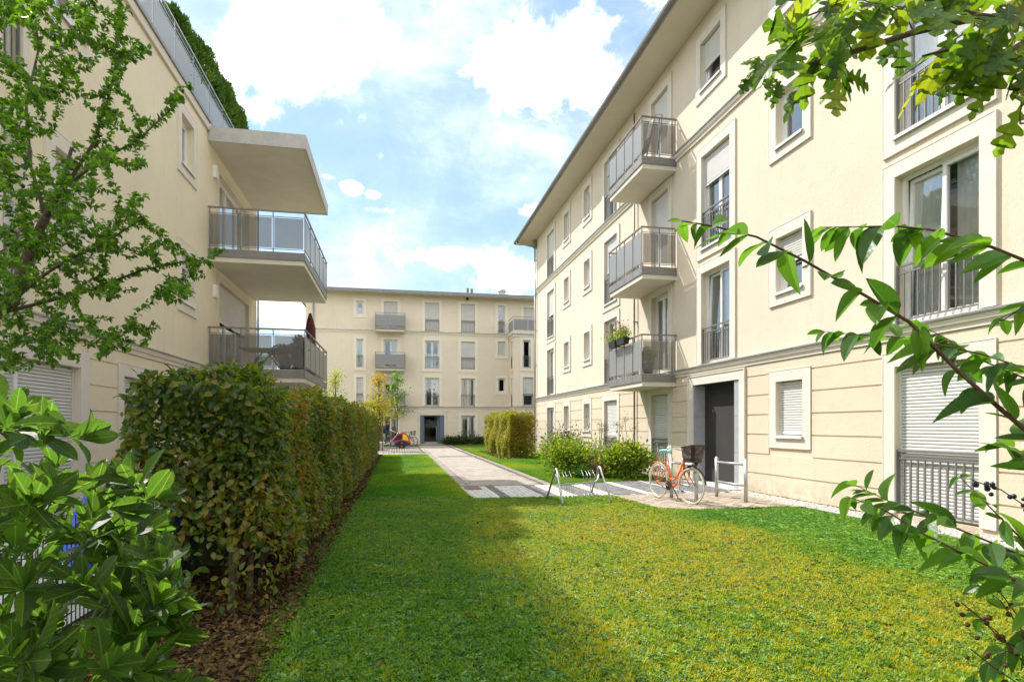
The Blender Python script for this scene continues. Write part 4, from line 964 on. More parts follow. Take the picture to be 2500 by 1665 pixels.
# ---------------------------------------------------------------- bicycles, stands, trailer
def bicycle(name, loc, rz, label, frame_m='orange', tyre='cream_tyre', full=True, steer=0.0, lean=0.0, group=None, basket=True, cover=True):
    """heading along +X, rear hub at x=-.56, front hub at x=+.57"""
    r = .345; root = thing(name, loc, label, 'bicycle', group, rz); root.rotation_euler = (lean, 0, rz)
    nseg = 32 if full else 18; ns = 28 if full else 10
    def wheel(cx, st=0.0, nm='wheel'):
        Mx = Matrix.Translation((cx, 0, r)) @ Matrix.Rotation(st, 4, 'Z')
        T = lambda x, y, z: tuple(Mx @ Vector((x, y, z)))
        pts = [(r * .955 * math.cos(a), 0, r * .955 * math.sin(a)) for a in np.linspace(0, 2 * math.pi, nseg, endpoint=False)]
        m = MB(T); m.tube(pts, .018 if full else .022, 7, closed=True); w = m.build(nm, tyre, root, True, True)
        m = MB(T); m.tube([(p[0] * .93, 0, p[2] * .93) for p in pts], .012, 5, closed=True); m.build('rim', 'chrome' if full else 'galv', w, True, True)
        m = MB(T)
        for k in range(ns):
            a = 2 * math.pi * k / ns; s_ = .03 * (1 if k % 2 else -1)
            m.tube([(.02 * math.cos(a + .9), s_, .02 * math.sin(a + .9)), (r * .88 * math.cos(a), 0, r * .88 * math.sin(a))], .0016 if full else .003, 3, cap=False)
        m.tube([(0, -.05, 0), (0, .05, 0)], .022, 8); m.build('spokes', 'chrome', w, True)
        if full:
            m = MB(T); aa = np.linspace(.15 if cx > 0 else .35, 2.2 if cx > 0 else 3.0, 14)
            m.tube([(r * 1.08 * math.cos(a), 0, r * 1.08 * math.sin(a)) for a in aa], .014, 5); m.build('mudguard', 'black' if cx > 0 else 'cream_tyre', w, True, True)
        return w
    wheel(-.56); wheel(.57, steer)
    BBk = (-.10, 0, .29); ST = (-.24, 0, .78); HT0 = (.33, 0, .66); HT1 = (.29, 0, .86)
    m = MB()
    m.tube([BBk, (-.17, 0, .54), ST], .022, 8)
    m.tube([HT0, HT1], .026, 8)
    # low swan-neck main tubes of a step-through frame
    m.tube([(.32, 0, .70), (.23, 0, .52), (.12, 0, .37), (.03, 0, .295), BBk], .023, 8)
    m.tube([(.30, 0, .80), (.19, 0, .60), (.09, 0, .46), (-.02, 0, .405), (-.14, 0, .43)], .019, 8)
    for s_ in (-1, 1):
        m.tube([BBk, (-.3, .03 * s_, .31), (-.56, .06 * s_, r)], .011, 6); m.tube([(-.215, .015 * s_, .70), (-.56, .06 * s_, r)], .010, 6)
    m.build('frame', frame_m, root, True, True)
    Ms = Matrix.Translation((.335, 0, 0)) @ Matrix.Rotation(steer, 4, 'Z') @ Matrix.Translation((-.335, 0, 0))
    Tf = lambda x, y, z: tuple(Ms @ Vector((x, y, z)))
    m = MB(Tf)
    for s_ in (-1, 1): m.tube([(.335, .0, .665), (.35, .05 * s_, .64), (.43, .055 * s_, .50), (.57, .055 * s_, r)], .012, 6)
    m.build('fork', frame_m, root, True, True)
    m = MB(Tf); m.tube([(.29, 0, .86), (.27, 0, 1.00)], .013, 6)
    for s_ in (-1, 1): m.tube([(.27, 0, 1.00), (.30, .12 * s_, 1.02), (.24, .26 * s_, 1.05), (.10, .30 * s_, 1.05)], .011, 6)
    hb = m.build('handlebar', 'chrome' if full else 'black', root, True, True)
    for s_ in (-1, 1):
        m = MB(Tf); m.tube([(.14, .295 * s_, 1.05), (.0, .31 * s_, 1.045)], .017, 7); m.build('grip', 'brownwood' if full else 'black', hb, True, True)
        if full: m = MB(Tf); m.tube([(.2, .27 * s_, 1.04), (.1, .30 * s_, .985)], .006, 5); m.build('brake_lever', 'chrome', hb, True)
    m = MB(); m.tube([ST, (-.27, 0, .93)], .013, 6); m.build('seat_post', 'chrome', root, True)
    # saddle: a lofted wedge
    m = MB(); k = 9; vs = []; fs = []
    for i in range(k):
        t = i / (k - 1); x = -.40 + .27 * t; w = .105 * (1 - t) ** .8 + .022; zt = .965 + .02 * math.sin(t * 3) - .01 * t
        for j in range(8):
            a = 2 * math.pi * j / 8; vs.append((x + (.02 * math.cos(a * 3) if cover else 0) * .3, w * math.cos(a), zt + .035 * math.sin(a) * (1.25 if cover and j % 2 else 1)))
    for i in range(k - 1):
        for j in range(8): fs.append((i * 8 + j, i * 8 + (j + 1) % 8, (i + 1) * 8 + (j + 1) % 8, (i + 1) * 8 + j))
    fs += [tuple(range(8)), tuple((k - 1) * 8 + j for j in range(8))]
    m.add(vs, fs); m.build('saddle', 'teal' if cover else 'black', root, True, True)
    m = MB()
    m.lathe((-.10, -.06, .29), [(.0, -.008), (.088, -.008), (.092, 0), (.088, .008), (.0, .008)], 22, 1)
    if full:
        m.tube([(-.10, -.05, .375), (-.55, -.05, .39)], .010, 5); m.tube([(-.10, -.05, .205), (-.55, -.05, .31)], .008, 5)
    m.build('chain_guard', 'black', root, True)
    m = MB(); m.tube([(-.10, -.09, .29), (-.235, -.09, .37)], .010, 5); m.tube([(-.10, .09, .29), (.04, .09, .20)], .010, 5); m.tube([(-.1, -.09, .29), (-.1, .09, .29)], .012, 6); m.build('crank', 'chrome', root, True)
    for (x, y, z) in ((-.235, -.13, .37), (.04, .13, .20)):
        m = MB(); m.box(x - .05, x + .05, y - .04, y + .04, z - .013, z + .013); m.build('pedal', 'black', root, True)
    if full:
        m = MB()
        for s_ in (-1, 1):
            m.tube([(-.25, .05 * s_, .745), (-.66, .065 * s_, .735), (-.70, .065 * s_, .70), (-.60, .065 * s_, r + .02)], .007, 5)
            m.tube([(-.44, .06 * s_, .74), (-.57, .065 * s_, r + .01)], .005, 4)
        for x in (-.34, -.45, -.56, -.66): m.tube([(x, -.065, .742), (x, .065, .742)], .005, 4)
        m.build('luggage_rack', frame_m, root, True, True)
        m = MB(); m.tube([(-.13, .05, .28), (.0, .10, .06), (.06, .13, .02)], .010, 5); m.build('kickstand', 'black', root, True)
        m = MB(Tf); m.lathe((.46, 0, .70), [(.01, -.04), (.035, -.03), (.038, .02), (.0, .025)], 10, 0); m.build('headlamp', 'black', root, True)
        m = MB(Tf); m.tube([(.42, -.055, .62), (.40, -.07, .54)], .012, 5); m.tube([(.42, .055, .62), (.40, .07, .54)], .012, 5); m.build('brake', 'black', root, True)
    if basket:
        # tapering woven basket carried in front of the handlebar
        z0, z1 = .80, 1.08; X0, X1 = .40, .68; bk = None
        def ring(t):
            z = z0 + (z1 - z0) * t; g = .045 * t; hw = .13 + .05 * t; e = .04
            P_ = [(X0 - g * .3, -hw + e), (X0 - g * .3, hw - e), (X0 + e, hw), (X1 + g - e, hw), (X1 + g, hw - e), (X1 + g, -hw + e), (X1 + g - e, -hw), (X0 + e, -hw)]
            return [(x, y, z + (.04 * (x > .6) * t)) for x, y in P_]
        nr = 20 if full else 5
        m = MB(Tf); k = None
        for i in range(nr):
            m.tube(ring(i / (nr - 1)), (.009 if i in (0, nr - 1) else .0062), 4, closed=True)
        rings = [ring(i / 6) for i in range(7)]
        for j in range(8):
            for q in range(7 if full else 5):
                pts = []
                for rg in rings:
                    a, b = Vector(rg[j]), Vector(rg[(j + 1) % 8]); p = a.lerp(b, q / (7 if full else 5)); pts.append(tuple(p))
                m.tube(pts, .0045, 3, cap=False)
        b0 = ring(0); m.add(b0, [tuple(range(8))])
        m.build('basket', 'wicker', root, True)
    return root

def rotz_of(p0, p1): return math.atan2(p1[1] - p0[1], p1[0] - p0[0])
rear, front = (5.30, 11.22), (5.43, 10.10)
mid = ((rear[0] + front[0]) / 2, (rear[1] + front[1]) / 2, .015)
bicycle('bicycle', mid, rotz_of(rear, front), 'orange step-through bicycle with dark wicker basket and pale teal saddle cover', steer=.16, lean=-.03)

def bike_stand(x, y0, y1, x1, label):
    t = thing('bicycle_stand', ((x + x1) / 2, (y0 + y1) / 2, 0), label, 'bicycle stand', 'galvanised bicycle stands beside the entrance')
    for (a, b) in ((x, y0), (x1, y1)):
        m = MB(); m.tube([(a, b, .0), (a, b, .82)], .036, 12); m.lathe((a, b, .82), [(.036, 0), (.034, .012), (.02, .026), (.0, .032)], 12); m.build('post', 'galv', t, smooth=True)
    for z in (.74, .33):
        m = MB(); m.tube([(x, y0, z), (x1, y1, z)], .024, 10); m.build('cross_rail', 'galv', t, smooth=True)
bike_stand(5.56, 11.14, 10.12, 5.56, 'galvanised steel stand that the orange bicycle leans against')
bike_stand(6.60, 11.17, 10.22, 6.66, 'empty galvanised steel stand in front of the dark doorway')

# free-standing rack on the lawn
rk = thing('bicycle_rack', (3.5, 11.0, 0), 'low galvanised bicycle rack of two hoops and wire holders on the lawn edge', 'bicycle rack')
def hoop(xc, y0, y1, lean):
    h = .66; ym = (y0 + y1) / 2
    pts = []
    for (y, z) in ((y0 + .10, .0), (y0 + .03, .02), (y0, .07), (ym + .14 if y0 > y1 else ym - .14, h * .80), (ym + (.07 if y0 > y1 else -.07), h * .96), (ym, h), (ym - (.07 if y0 > y1 else -.07), h * .96), (ym - (.14 if y0 > y1 else -.14), h * .80), (y1, .07), (y1 - .03 * (1 if y1 > y0 else -1), .02), (y1 + .10 * (1 if y1 < y0 else -1), 0.0)):
        pts.append((xc + lean * z, y, z + .01))
    m = MB(); m.tube(pts, .021, 8, closed=True); m.build('hoop', 'galv', rk, smooth=True)
hoop(2.98, 11.38, 10.30, .05); hoop(4.05, 11.78, 10.62, -.05)
m = MB(); m.tube([(3.02, 10.86, .56), (3.04, 10.84, .42), (3.10, 10.85, .36), (3.9, 11.19, .36), (3.98, 11.2, .40), (4.01, 11.2, .52)], .017, 8); m.build('cross_bar', 'galv', rk, smooth=True)
for (cx, cy) in ((3.24, 10.90), (3.80, 11.13)):
    for s_ in (-1, 1):
        for o_ in (0.0, .055)[:2]:
            m = MB(); yy = cy + s_ * .0; x = cx + s_ * (.03 + o_ * 1.6)
            m.tube([(x - .10 * s_ * 0, yy + .22, .58 + o_ * .4), (x, yy + .07, .50), (x, yy + .05, .14), (x, yy - .05, .11), (x, yy - .08, .14), (x, yy - .07, .50), (x, yy - .16, .55 + o_ * .4)], .0045, 5)
            m.build('wire_holder', 'galv', rk)

# child trailer and the bicycles by the far entrance
tl = thing('bike_trailer', (.2, 39.4, 0), 'red and yellow child bicycle trailer parked beside the far entrance', 'bike trailer')
def tside(y, s):
    prof = [(-.62, .34), (-.30, .78), (-.05, 1.0), (.28, 1.06), (.52, .92), (.74, .42), (.74, .28), (-.50, .26)]
    return [(x, y, z) for x, z in prof]
X0 = .15
m = MB(lambda x, y, z: (x + X0, y + 39.3, z))
L_, R_ = tside(-.36, -1), tside(.36, 1); k = len(L_)
m.add(L_ + R_, [tuple(range(k)), tuple(range(k, 2 * k))[::-1]] + [(i, (i + 1) % k, k + (i + 1) % k, k + i) for i in range(k)])
m.build('cabin', 'red', tl)
TT = lambda x, y, z: (x + X0, y + 39.3, z)
m = MB(TT); m.add([(-.42, -.372, .50), (-.12, -.372, .84), (.16, -.372, .95), (.20, -.372, .60)], [(0, 1, 2, 3)]); m.build('side_window', 'slate', tl)
m = MB(TT); m.add([(.24, -.373, .96), (.45, -.373, .90), (.64, -.373, .50), (.22, -.373, .58)], [(0, 1, 2, 3)]); m.build('rear_panel', 'yellow', tl)
m = MB(TT); m.prism([(-.52, .30), (-.46, .46), (.15, .60), (.70, .42), (.74, .36), (.3, .5), (-.1, .5), (-.3, .34)], 1, -.385, -.365); m.build('skirt', 'pink', tl)
m = MB(TT); m.prism([(-.42, .20), (-.30, .36), (0, .50), (.3, .50), (.6, .38), (.74, .30), (.74, .18)], 1, -.382, .36); m.build('floor_pan', 'navy', tl)
for y in (-.43, .43):
    m = MB(TT); pts = [(.16 + .24 * math.cos(a), y, .25 + .24 * math.sin(a)) for a in np.linspace(0, 6.283, 20, endpoint=False)]; m.tube(pts, .028, 6, closed=True); w = m.build('wheel', 'black', tl, smooth=True)
    m = MB(TT); m.lathe((.16, y, .25), [(.0, -.012), (.2, -.008), (.2, .008), (0, .012)], 14, 1); m.build('wheel_disc', 'slate', w)
    for dz in (-.12, .12):
        m = MB(TT); m.box(.12, .20, y - .03, y - .015, .25 + dz - .025, .25 + dz + .025); m.build('reflector', 'amber', w)
m = MB(TT); m.tube([(-.6, -.38, .30), (-.42, -.38, .56), (-.1, -.38, .98), (.28, -.38, 1.08), (.5, -.38, .97)], .018, 6); m.tube([(-.62, -.3, .26), (-1.15, -.3, .28), (-1.4, -.3, .24)], .018, 6); m.tube([(-.05, .3, .98), (-.62, .3, 1.24)], .016, 6); m.tube([(-.05, -.3, .98), (-.62, -.3, 1.24)], .016, 6); m.build('tube_frame', 'chrome', tl, smooth=True)
m = MB(TT); m.lathe((-.40, -.40, .33), [(.0, -.01), (.09, -.01), (.1, 0), (.09, .01), (0, .01)], 14, 1); m.build('front_wheel', 'greystone', tl)
bicycle('bicycle', (.35, 42.4, .01), R(-14), 'dark bicycle nearest the far entrance, its handlebar raised above the trailer', 'black', 'black', False, 0, 0, 'dark bicycles parked at the far entrance', False, False)
bicycle('bicycle', (.62, 43.0, .01), R(-14), 'dark bicycle second in the row by the far entrance', 'black', 'black', False, 0, 0, 'dark bicycles parked at the far entrance', True, False)
bicycle('bicycle', (-.75, 42.8, .01), R(-8), 'dark bicycle with navy child seat behind the red trailer', 'navy', 'black', False, 0, 0, 'dark bicycles parked at the far entrance', False, False)
m = MB(); m.lathe((-.95, 42.6, .95), [(.10, 0), (.2, .1), (.22, .35), (.16, .5), (.02, .58)], 10); tag(m.build('child_seat', 'navy', smooth=True), 'navy covered child seat behind the red bicycle trailer', 'child seat')
hs = thing('bicycle_stand', (.75, 41.3, 0), 'thin grey bicycle stand behind the red and yellow trailer', 'bicycle stand')
m = MB(); m.tube([(.78, 41.2, 0), (.78, 41.2, .90)], .028, 8); m.build('post', 'galv', hs); m = MB(); m.tube([(.78, 41.2, .88), (.3, 41.9, .88)], .022, 8); m.build('cross_rail', 'galv', hs)
bl = thing('bollard_light', (4.98, 47.6, 0), 'dark grey bollard light beside the far door', 'bollard light')
m = MB(); m.lathe((4.98, 47.6, 0), [(.085, 0), (.085, .78)], 12); m.build('post', 'bluegrey', bl); m = MB(); m.lathe((4.98, 47.6, .78), [(.06, 0), (.06, .14)], 12); m.build('lamp', 'lamp', bl); m = MB(); m.lathe((4.98, 47.6, .92), [(.085, 0), (.085, .05)], 12); m.build('cap', 'bluegrey', bl)
bn = thing('concrete_bench', (-1.0, 36.2, 0), 'pale concrete bench block at the end of the long hedge', 'bench')
m = MB(); m.box(-1.45, -.78, 35.9, 36.6, 0, .42); m.build('base', 'concrete', bn); m = MB(); m.box(-1.8, -.74, 35.86, 36.64, .42, .50); m.build('seat', 'slab', bn)
# grass pavers, far strip, drain, covers
gpv = tag(MB().add([(-1.6, 31.9, -.004), (1.55, 31.9, -.004), (1.6, 46.5, -.004), (-1.6, 46.5, -.004)], [(0, 1, 2, 3)]).build('grass_paver_area', 'lawn'), kind='structure')
it = []
y = 31.2 + .9
while y < 42.5:
    x = -1.5 + (.15 if int(y / .3) % 2 else 0)
    while x < 1.45: it.append((x, y, .012, 0)); x += .30
    y += .30
pavers(gpv, it, .21, .21, 'paver', 300, 'grass_paver')
fs_ = tag(MB().add([(-1.6, 30.6, -.003), (1.55, 30.7, -.003), (1.55, 31.9, -.003), (-1.6, 31.9, -.003)], [(0, 1, 2, 3)]).build('side_path', 'soil'), kind='structure')
it = [(-1.5 + .3 * i, y, .014, 0) for i in range(11) for y in (30.8, 31.1, 31.4, 31.7)]
pavers(fs_, it, .292, .292, 'paver', 300, 'flagstone')
dg = thing('drain_grate', (2.85, 28.1, 0), 'dark steel drainage grate laid across the path', 'drain grate')
for i in range(4):
    m = MB(); m.box(1.93 + i * .46, 1.93 + i * .46 + .45, 27.75, 28.45, .0, .018); m.build('grate_section', 'grate', dg)
hc = thing('access_cover', (1.76, 13.75, 0), 'rusty brown access cover at the left corner of the path', 'access cover')
m = MB(); m.box(1.60, 1.93, 13.46, 14.12, .0, .020); m.build('lid', 'rust', hc); m = MB(); m.box(1.58, 1.95, 13.43, 13.458, 0, .024); m.box(1.58, 1.95, 14.122, 14.15, 0, .024); m.box(1.58, 1.598, 13.46, 14.12, 0, .024); m.box(1.932, 1.95, 13.46, 14.12, 0, .024); m.build('frame', 'grate', hc)

# ---------------------------------------------------------------- things on the balconies
def flowerbox(a, z, label, seed):
    t = thing('flower_box', (6.70, a, z), label, 'flower box', 'flower boxes hung on the lowest right balcony')
    m = MB(); m.prism([(6.62, z - .18), (6.78, z - .18), (6.80, z), (6.60, z)], 1, a - .30, a + .30)
    m = MB(); m.add([(6.60, a - .26, z - .19), (6.76, a - .26, z - .19), (6.76, a + .26, z - .19), (6.60, a + .26, z - .19), (6.58, a - .30, z), (6.78, a - .30, z), (6.78, a + .30, z), (6.58, a + .30, z)], [(0, 3, 2, 1), (4, 5, 6, 7), (0, 1, 5, 4), (1, 2, 6, 5), (2, 3, 7, 6), (3, 0, 4, 7)]); m.build('box', 'slate', t)
    n = 420; r = np.random.default_rng(seed)
    P = np.stack([6.68 + r.normal(0, .10, n), a + r.uniform(-.34, .34, n), z + np.abs(r.normal(.10, .12, n))], 1)
    X, Y, Z = frames(r.normal(0, 1, (n, 3)) + [0, 0, .6], r.normal(0, 1, (n, 3))); tag(mass('foliage', LP0, P, X, Y, Z, r.uniform(.035, .075, n), 'leaf_lime', t), kind='stuff')
    n = 26; P = np.stack([6.68 + r.normal(0, .10, n), a + r.uniform(-.25, .25, n), z + r.uniform(.25, .55, n)], 1)
    m = MB(); [m.tube([(6.68, float(p[1]), z), tuple(p)], .004, 3) for p in P]; m.build('flower_stem', 'greentwig', t)
    X, Y, Z = frames(r.normal(0, 1, (n, 3)), r.normal(0, 1, (n, 3))); mass('flower', LP0, P, X, Y, Z, r.uniform(.05, .08, n), 'flower', t)
flowerbox(16.55, 4.13, 'dark flower box with pink blooms on the near part of the lowest right balcony rail', 3)
flowerbox(17.25, 4.13, 'dark flower box of green foliage at the far part of the lowest right balcony rail', 4)
# table, chairs, plants and parasol on the lower left balcony
tb = thing('garden_table', (-3.9, 19.0, 3.06), 'dark slatted folding table on the lower left balcony', 'table')
for i in range(7):
    m = MB(); m.box(-4.55, -3.15, 18.3 + i * .16, 18.3 + i * .16 + .14, 3.77, 3.80); m.build('table_slat', 'brownwood', tb)
for (x, s_) in ((-4.4, 1), (-3.3, -1)):
    for y in (18.4, 19.3):
        m = MB(); m.tube([(x, y, 3.06), (x + s_ * .55, y, 3.76)], .025, 5); m.build('leg', 'brownwood', tb)
def gchair(x, y, rz, label):
    t = thing('garden_chair', (x, y, 3.06), label, 'chair', 'wooden folding chairs on the lower left balcony', rz)
    for i in range(6): MB().box(-.24, .24, -.22 + i * .075, -.22 + i * .075 + .06, .42, .44).build('seat_slat', 'brownwood', t, True)
    for i in range(9):
        z = .50 + i * .06; y_ = .24 + (z - .44) * .28; MB().box(-.24, .24, y_, y_ + .02, z, z + .045).build('back_slat', 'brownwood', t, True)
    for s_ in (-1, 1):
        m = MB(); m.tube([(.25 * s_, -.25, 0), (.25 * s_, .20, .46), (.25 * s_, .42, 1.06)], .018, 5); m.tube([(.25 * s_, .28, 0), (.25 * s_, -.2, .42)], .018, 5); m.build('side_frame', 'brownwood', t, True)
gchair(-2.95, 18.35, R(-70), 'folding chair with tall slatted back nearest the corner of the lower left balcony')
gchair(-3.0, 19.4, R(-100), 'folding chair behind the table end on the lower left balcony')
def potplant(x, y, z, h, w, label, mat='leaf_dark', n=900, seed=1, group='potted plants on the lower left balcony'):
    t = thing('potted_plant', (x, y, z), label, 'potted plant', group); r = np.random.default_rng(seed)
    m = MB(); m.lathe((x, y, z), [(.13, 0), (.19, .30), (.20, .32), (.17, .32), (.0, .28)], 14); m.build('pot', 'bluegrey', t)
    P = r.normal(0, 1, (n, 3)); P = unit(P) * (r.random((n, 1)) ** .4) * [w / 2, w / 2, h / 2] + [x, y, z + .3 + h / 2]
    X, Y, Z = frames(r.normal(0, 1, (n, 3)), r.normal(0, 1, (n, 3))); tag(mass('foliage', LP0, P, X, Y, Z, r.uniform(.05, .10, n), mat, t), kind='stuff')
    m = MB(); [m.tube([(x, y, z + .28), (x + r.normal(0, w * .2), y + r.normal(0, w * .2), z + .3 + h * .8)], .008, 4) for _ in range(6)]; m.build('stem', 'bark', t)
potplant(-2.85, 20.6, 3.06, .9, .6, 'tall dark potted shrub near the outer corner of the lower left balcony', seed=5)
potplant(-3.1, 17.4, 3.06, .45, .9, 'low bushy potted plant against the near side of the lower left balcony', seed=6)
potplant(-2.75, 17.55, 3.06, .75, .45, 'slim potted plant at the near outer corner of the lower left balcony', seed=8)
potplant(7.2, 15.9, 3.02, .5, .5, 'potted plant behind the tinted side panel of the lowest right balcony', 'leaf_lime', 500, 9, 'plants on the lowest right balcony')
ps = thing('parasol', (-2.9, 21.5, 3.06), 'closed maroon parasol standing on the lower left balcony', 'parasol')
m = MB(); m.tube([(-2.95, 21.3, 3.06), (-2.95, 21.3, 5.4)], .02, 8); m.build('pole', 'rail', ps)
m = MB(); vs = []; fs = []
prof = [(.05, 3.7), (.11, 3.9), (.13, 4.5), (.14, 4.9), (.10, 5.15), (.03, 5.42)]
for i, (r_, z) in enumerate(prof):
    for k in range(16): 
        a = k / 16 * 6.283; rr = r_ * (1 + .22 * (k % 2)); vs.append((-2.95 + rr * math.cos(a) + .02 * math.sin(z * 2), 21.3 + rr * math.sin(a), z))
for i in range(5):
    for k in range(16): fs.append((i * 16 + k, i * 16 + (k + 1) % 16, (i + 1) * 16 + (k + 1) % 16, (i + 1) * 16 + k))
m.add(vs, fs); m.build('folded_canopy', 'maroon', ps, smooth=True)
m = MB(); m.lathe((-2.95, 21.3, 3.06), [(.25, 0), (.25, .06), (.05, .09)], 14); m.build('base', 'concrete', ps)
t = thing('awning_chair', (7.2, 16.4, 8.98 + .16), 'folded metal lounger frame leaning on the top right balcony', 'folding lounger')
m = MB(); m.tube([(7.0, 15.55, 9.2), (7.25, 15.55, 10.4), (7.5, 15.6, 10.45), (7.35, 15.6, 9.3)], .018, 6); m.tube([(7.0, 15.95, 9.2), (7.2, 15.9, 10.35), (7.5, 15.9, 10.3)], .016, 6); m.build('tube_frame', 'railtop', t)
m = MB(); m.add([(7.02, 15.56, 9.35), (7.22, 15.56, 10.3), (7.2, 15.9, 10.3), (7.02, 15.94, 9.35), (7.04, 15.56, 9.35), (7.24, 15.56, 10.3), (7.22, 15.9, 10.3), (7.04, 15.94, 9.35)], [(0, 1, 2, 3), (4, 7, 6, 5), (0, 3, 7, 4), (1, 5, 6, 2)]); m.build('fabric_sling', 'beam', t)
bt_ = thing('balcony_table', (.2, 47.9, 9.4), 'round grey folding table on the top balcony of the far building', 'table')
m = MB(); m.lathe((.25, 47.9, 10.0), [(.0, 0), (.34, 0), (.34, .03), (0, .03)], 16); m.build('tabletop', 'grate', bt_); m = MB(); m.tube([(.1, 47.9, 9.4), (.4, 47.9, 10.0)], .015, 5); m.tube([(.4, 47.9, 9.4), (.1, 47.9, 10.0)], .015, 5); m.build('leg_frame', 'rail', bt_)
# blue tarpaulin over garden furniture behind the hedge
bt2 = thing('covered_furniture', (-2.5, 6.4, 0), 'garden furniture under a bright blue tarpaulin behind the near end of the hedge', 'covered furniture')
m = MB(); nx, ny = 16, 16; vs = []; fs = []
for i in range(nx + 1):
    for j in range(ny + 1):
        s_, t_ = i / nx, j / ny; ed = min(s_, 1 - s_, t_, 1 - t_) * 6
        z = .95 * min(1, ed) ** .5 * (1 - .25 * abs(s_ - .5)) + .05 + .05 * math.sin(i * 1.3) * math.cos(j * 1.1)
        vs.append((-2.95 + .88 * s_ + .03 * math.sin(j), 5.6 + 1.7 * t_ + .05 * math.sin(i), .22 + z * .68))
for i in range(nx):
    for j in range(ny): a = i * (ny + 1) + j; fs.append((a, a + ny + 1, a + ny + 2, a + 1))
m.add(vs, fs); m.build('tarpaulin', 'blue', bt2, smooth=True)
for (x, y) in ((-2.8, 5.8), (-2.25, 5.8), (-2.8, 7.1), (-2.25, 7.1)): m = MB(); m.tube([(x, y, 0), (x, y, .5)], .03, 6); m.build('leg', 'chrome', bt2)
# wire-mesh fence along the hedge
fn = thing('wire_fence', (-1.9, 12, 0), 'low dark green wire-mesh fence running along the back of the long hedge', 'fence')
y0 = 2.3; first = True
for i in range(4):
    m = MB(); yy = y0 + i * 2.5
    k = 0
    while k < 50: m.box(-2.023, -2.017, yy + k * .05 - .0025, yy + k * .05 + .0025, .03, .93); k += 1
    for z in (.05, .25, .45, .65, .85): m.box(-2.030, -2.024, yy, yy + 2.46, z - .003, z + .003); m.box(-2.016, -2.010, yy, yy + 2.46, z - .003, z + .003)
    m.build('mesh_panel', 'fence', fn)
    m = MB(); m.box(-2.06, -2.02 - .011, yy - .03, yy - .005, 0, .98); m.build('fence_post', 'fence', fn)

# ---------------------------------------------------------------- vegetation
def lump(P, s=1.0):
    return (np.sin(P[:, 0] * 2.1 * s + 1.3) * np.cos(P[:, 1] * 1.7 * s + .5) + np.sin(P[:, 1] * 3.3 * s + P[:, 2] * 2.7 * s) * .7 + np.cos(P[:, 2] * 4.1 * s + P[:, 0] * 1.9 * s) * .6)

def hedge_points(n, x0, x1, y0, y1, z0, z1, r, depth=.22, wts=(1, 1, 1, 1, 1), bumpy=.06):
    """points in the outer shell: faces -X, +X, -Y, +Y, top"""
    ar = np.array([(y1 - y0) * (z1 - z0) * wts[0], (y1 - y0) * (z1 - z0) * wts[1], (x1 - x0) * (z1 - z0) * wts[2], (x1 - x0) * (z1 - z0) * wts[3], (x1 - x0) * (y1 - y0) * wts[4]])
    f = r.choice(5, n, p=ar / ar.sum()); U = r.random((n, 3)); lo, hi = np.array([x0, y0, z0]), np.array([x1, y1, z1])
    P = lo + U * (hi - lo); Nn = np.zeros((n, 3)); dd = np.abs(r.normal(0, depth * .5, n)) - .03
    for k, (ax, s_) in enumerate(((0, -1), (0, 1), (1, -1), (1, 1), (2, 1))):
        q = f == k; P[q, ax] = (hi if s_ > 0 else lo)[ax] - s_ * dd[q]; Nn[q, ax] = s_
    P += Nn * (lump(P)[:, None] * bumpy)
    # rounded shoulders
    sh = np.clip((P[:, 2] - (z1 - .22)) / .22, 0, 1); cx = (x0 + x1) / 2
    P[:, 0] = cx + (P[:, 0] - cx) * (1 - .08 * sh ** 2)
    return P, Nn

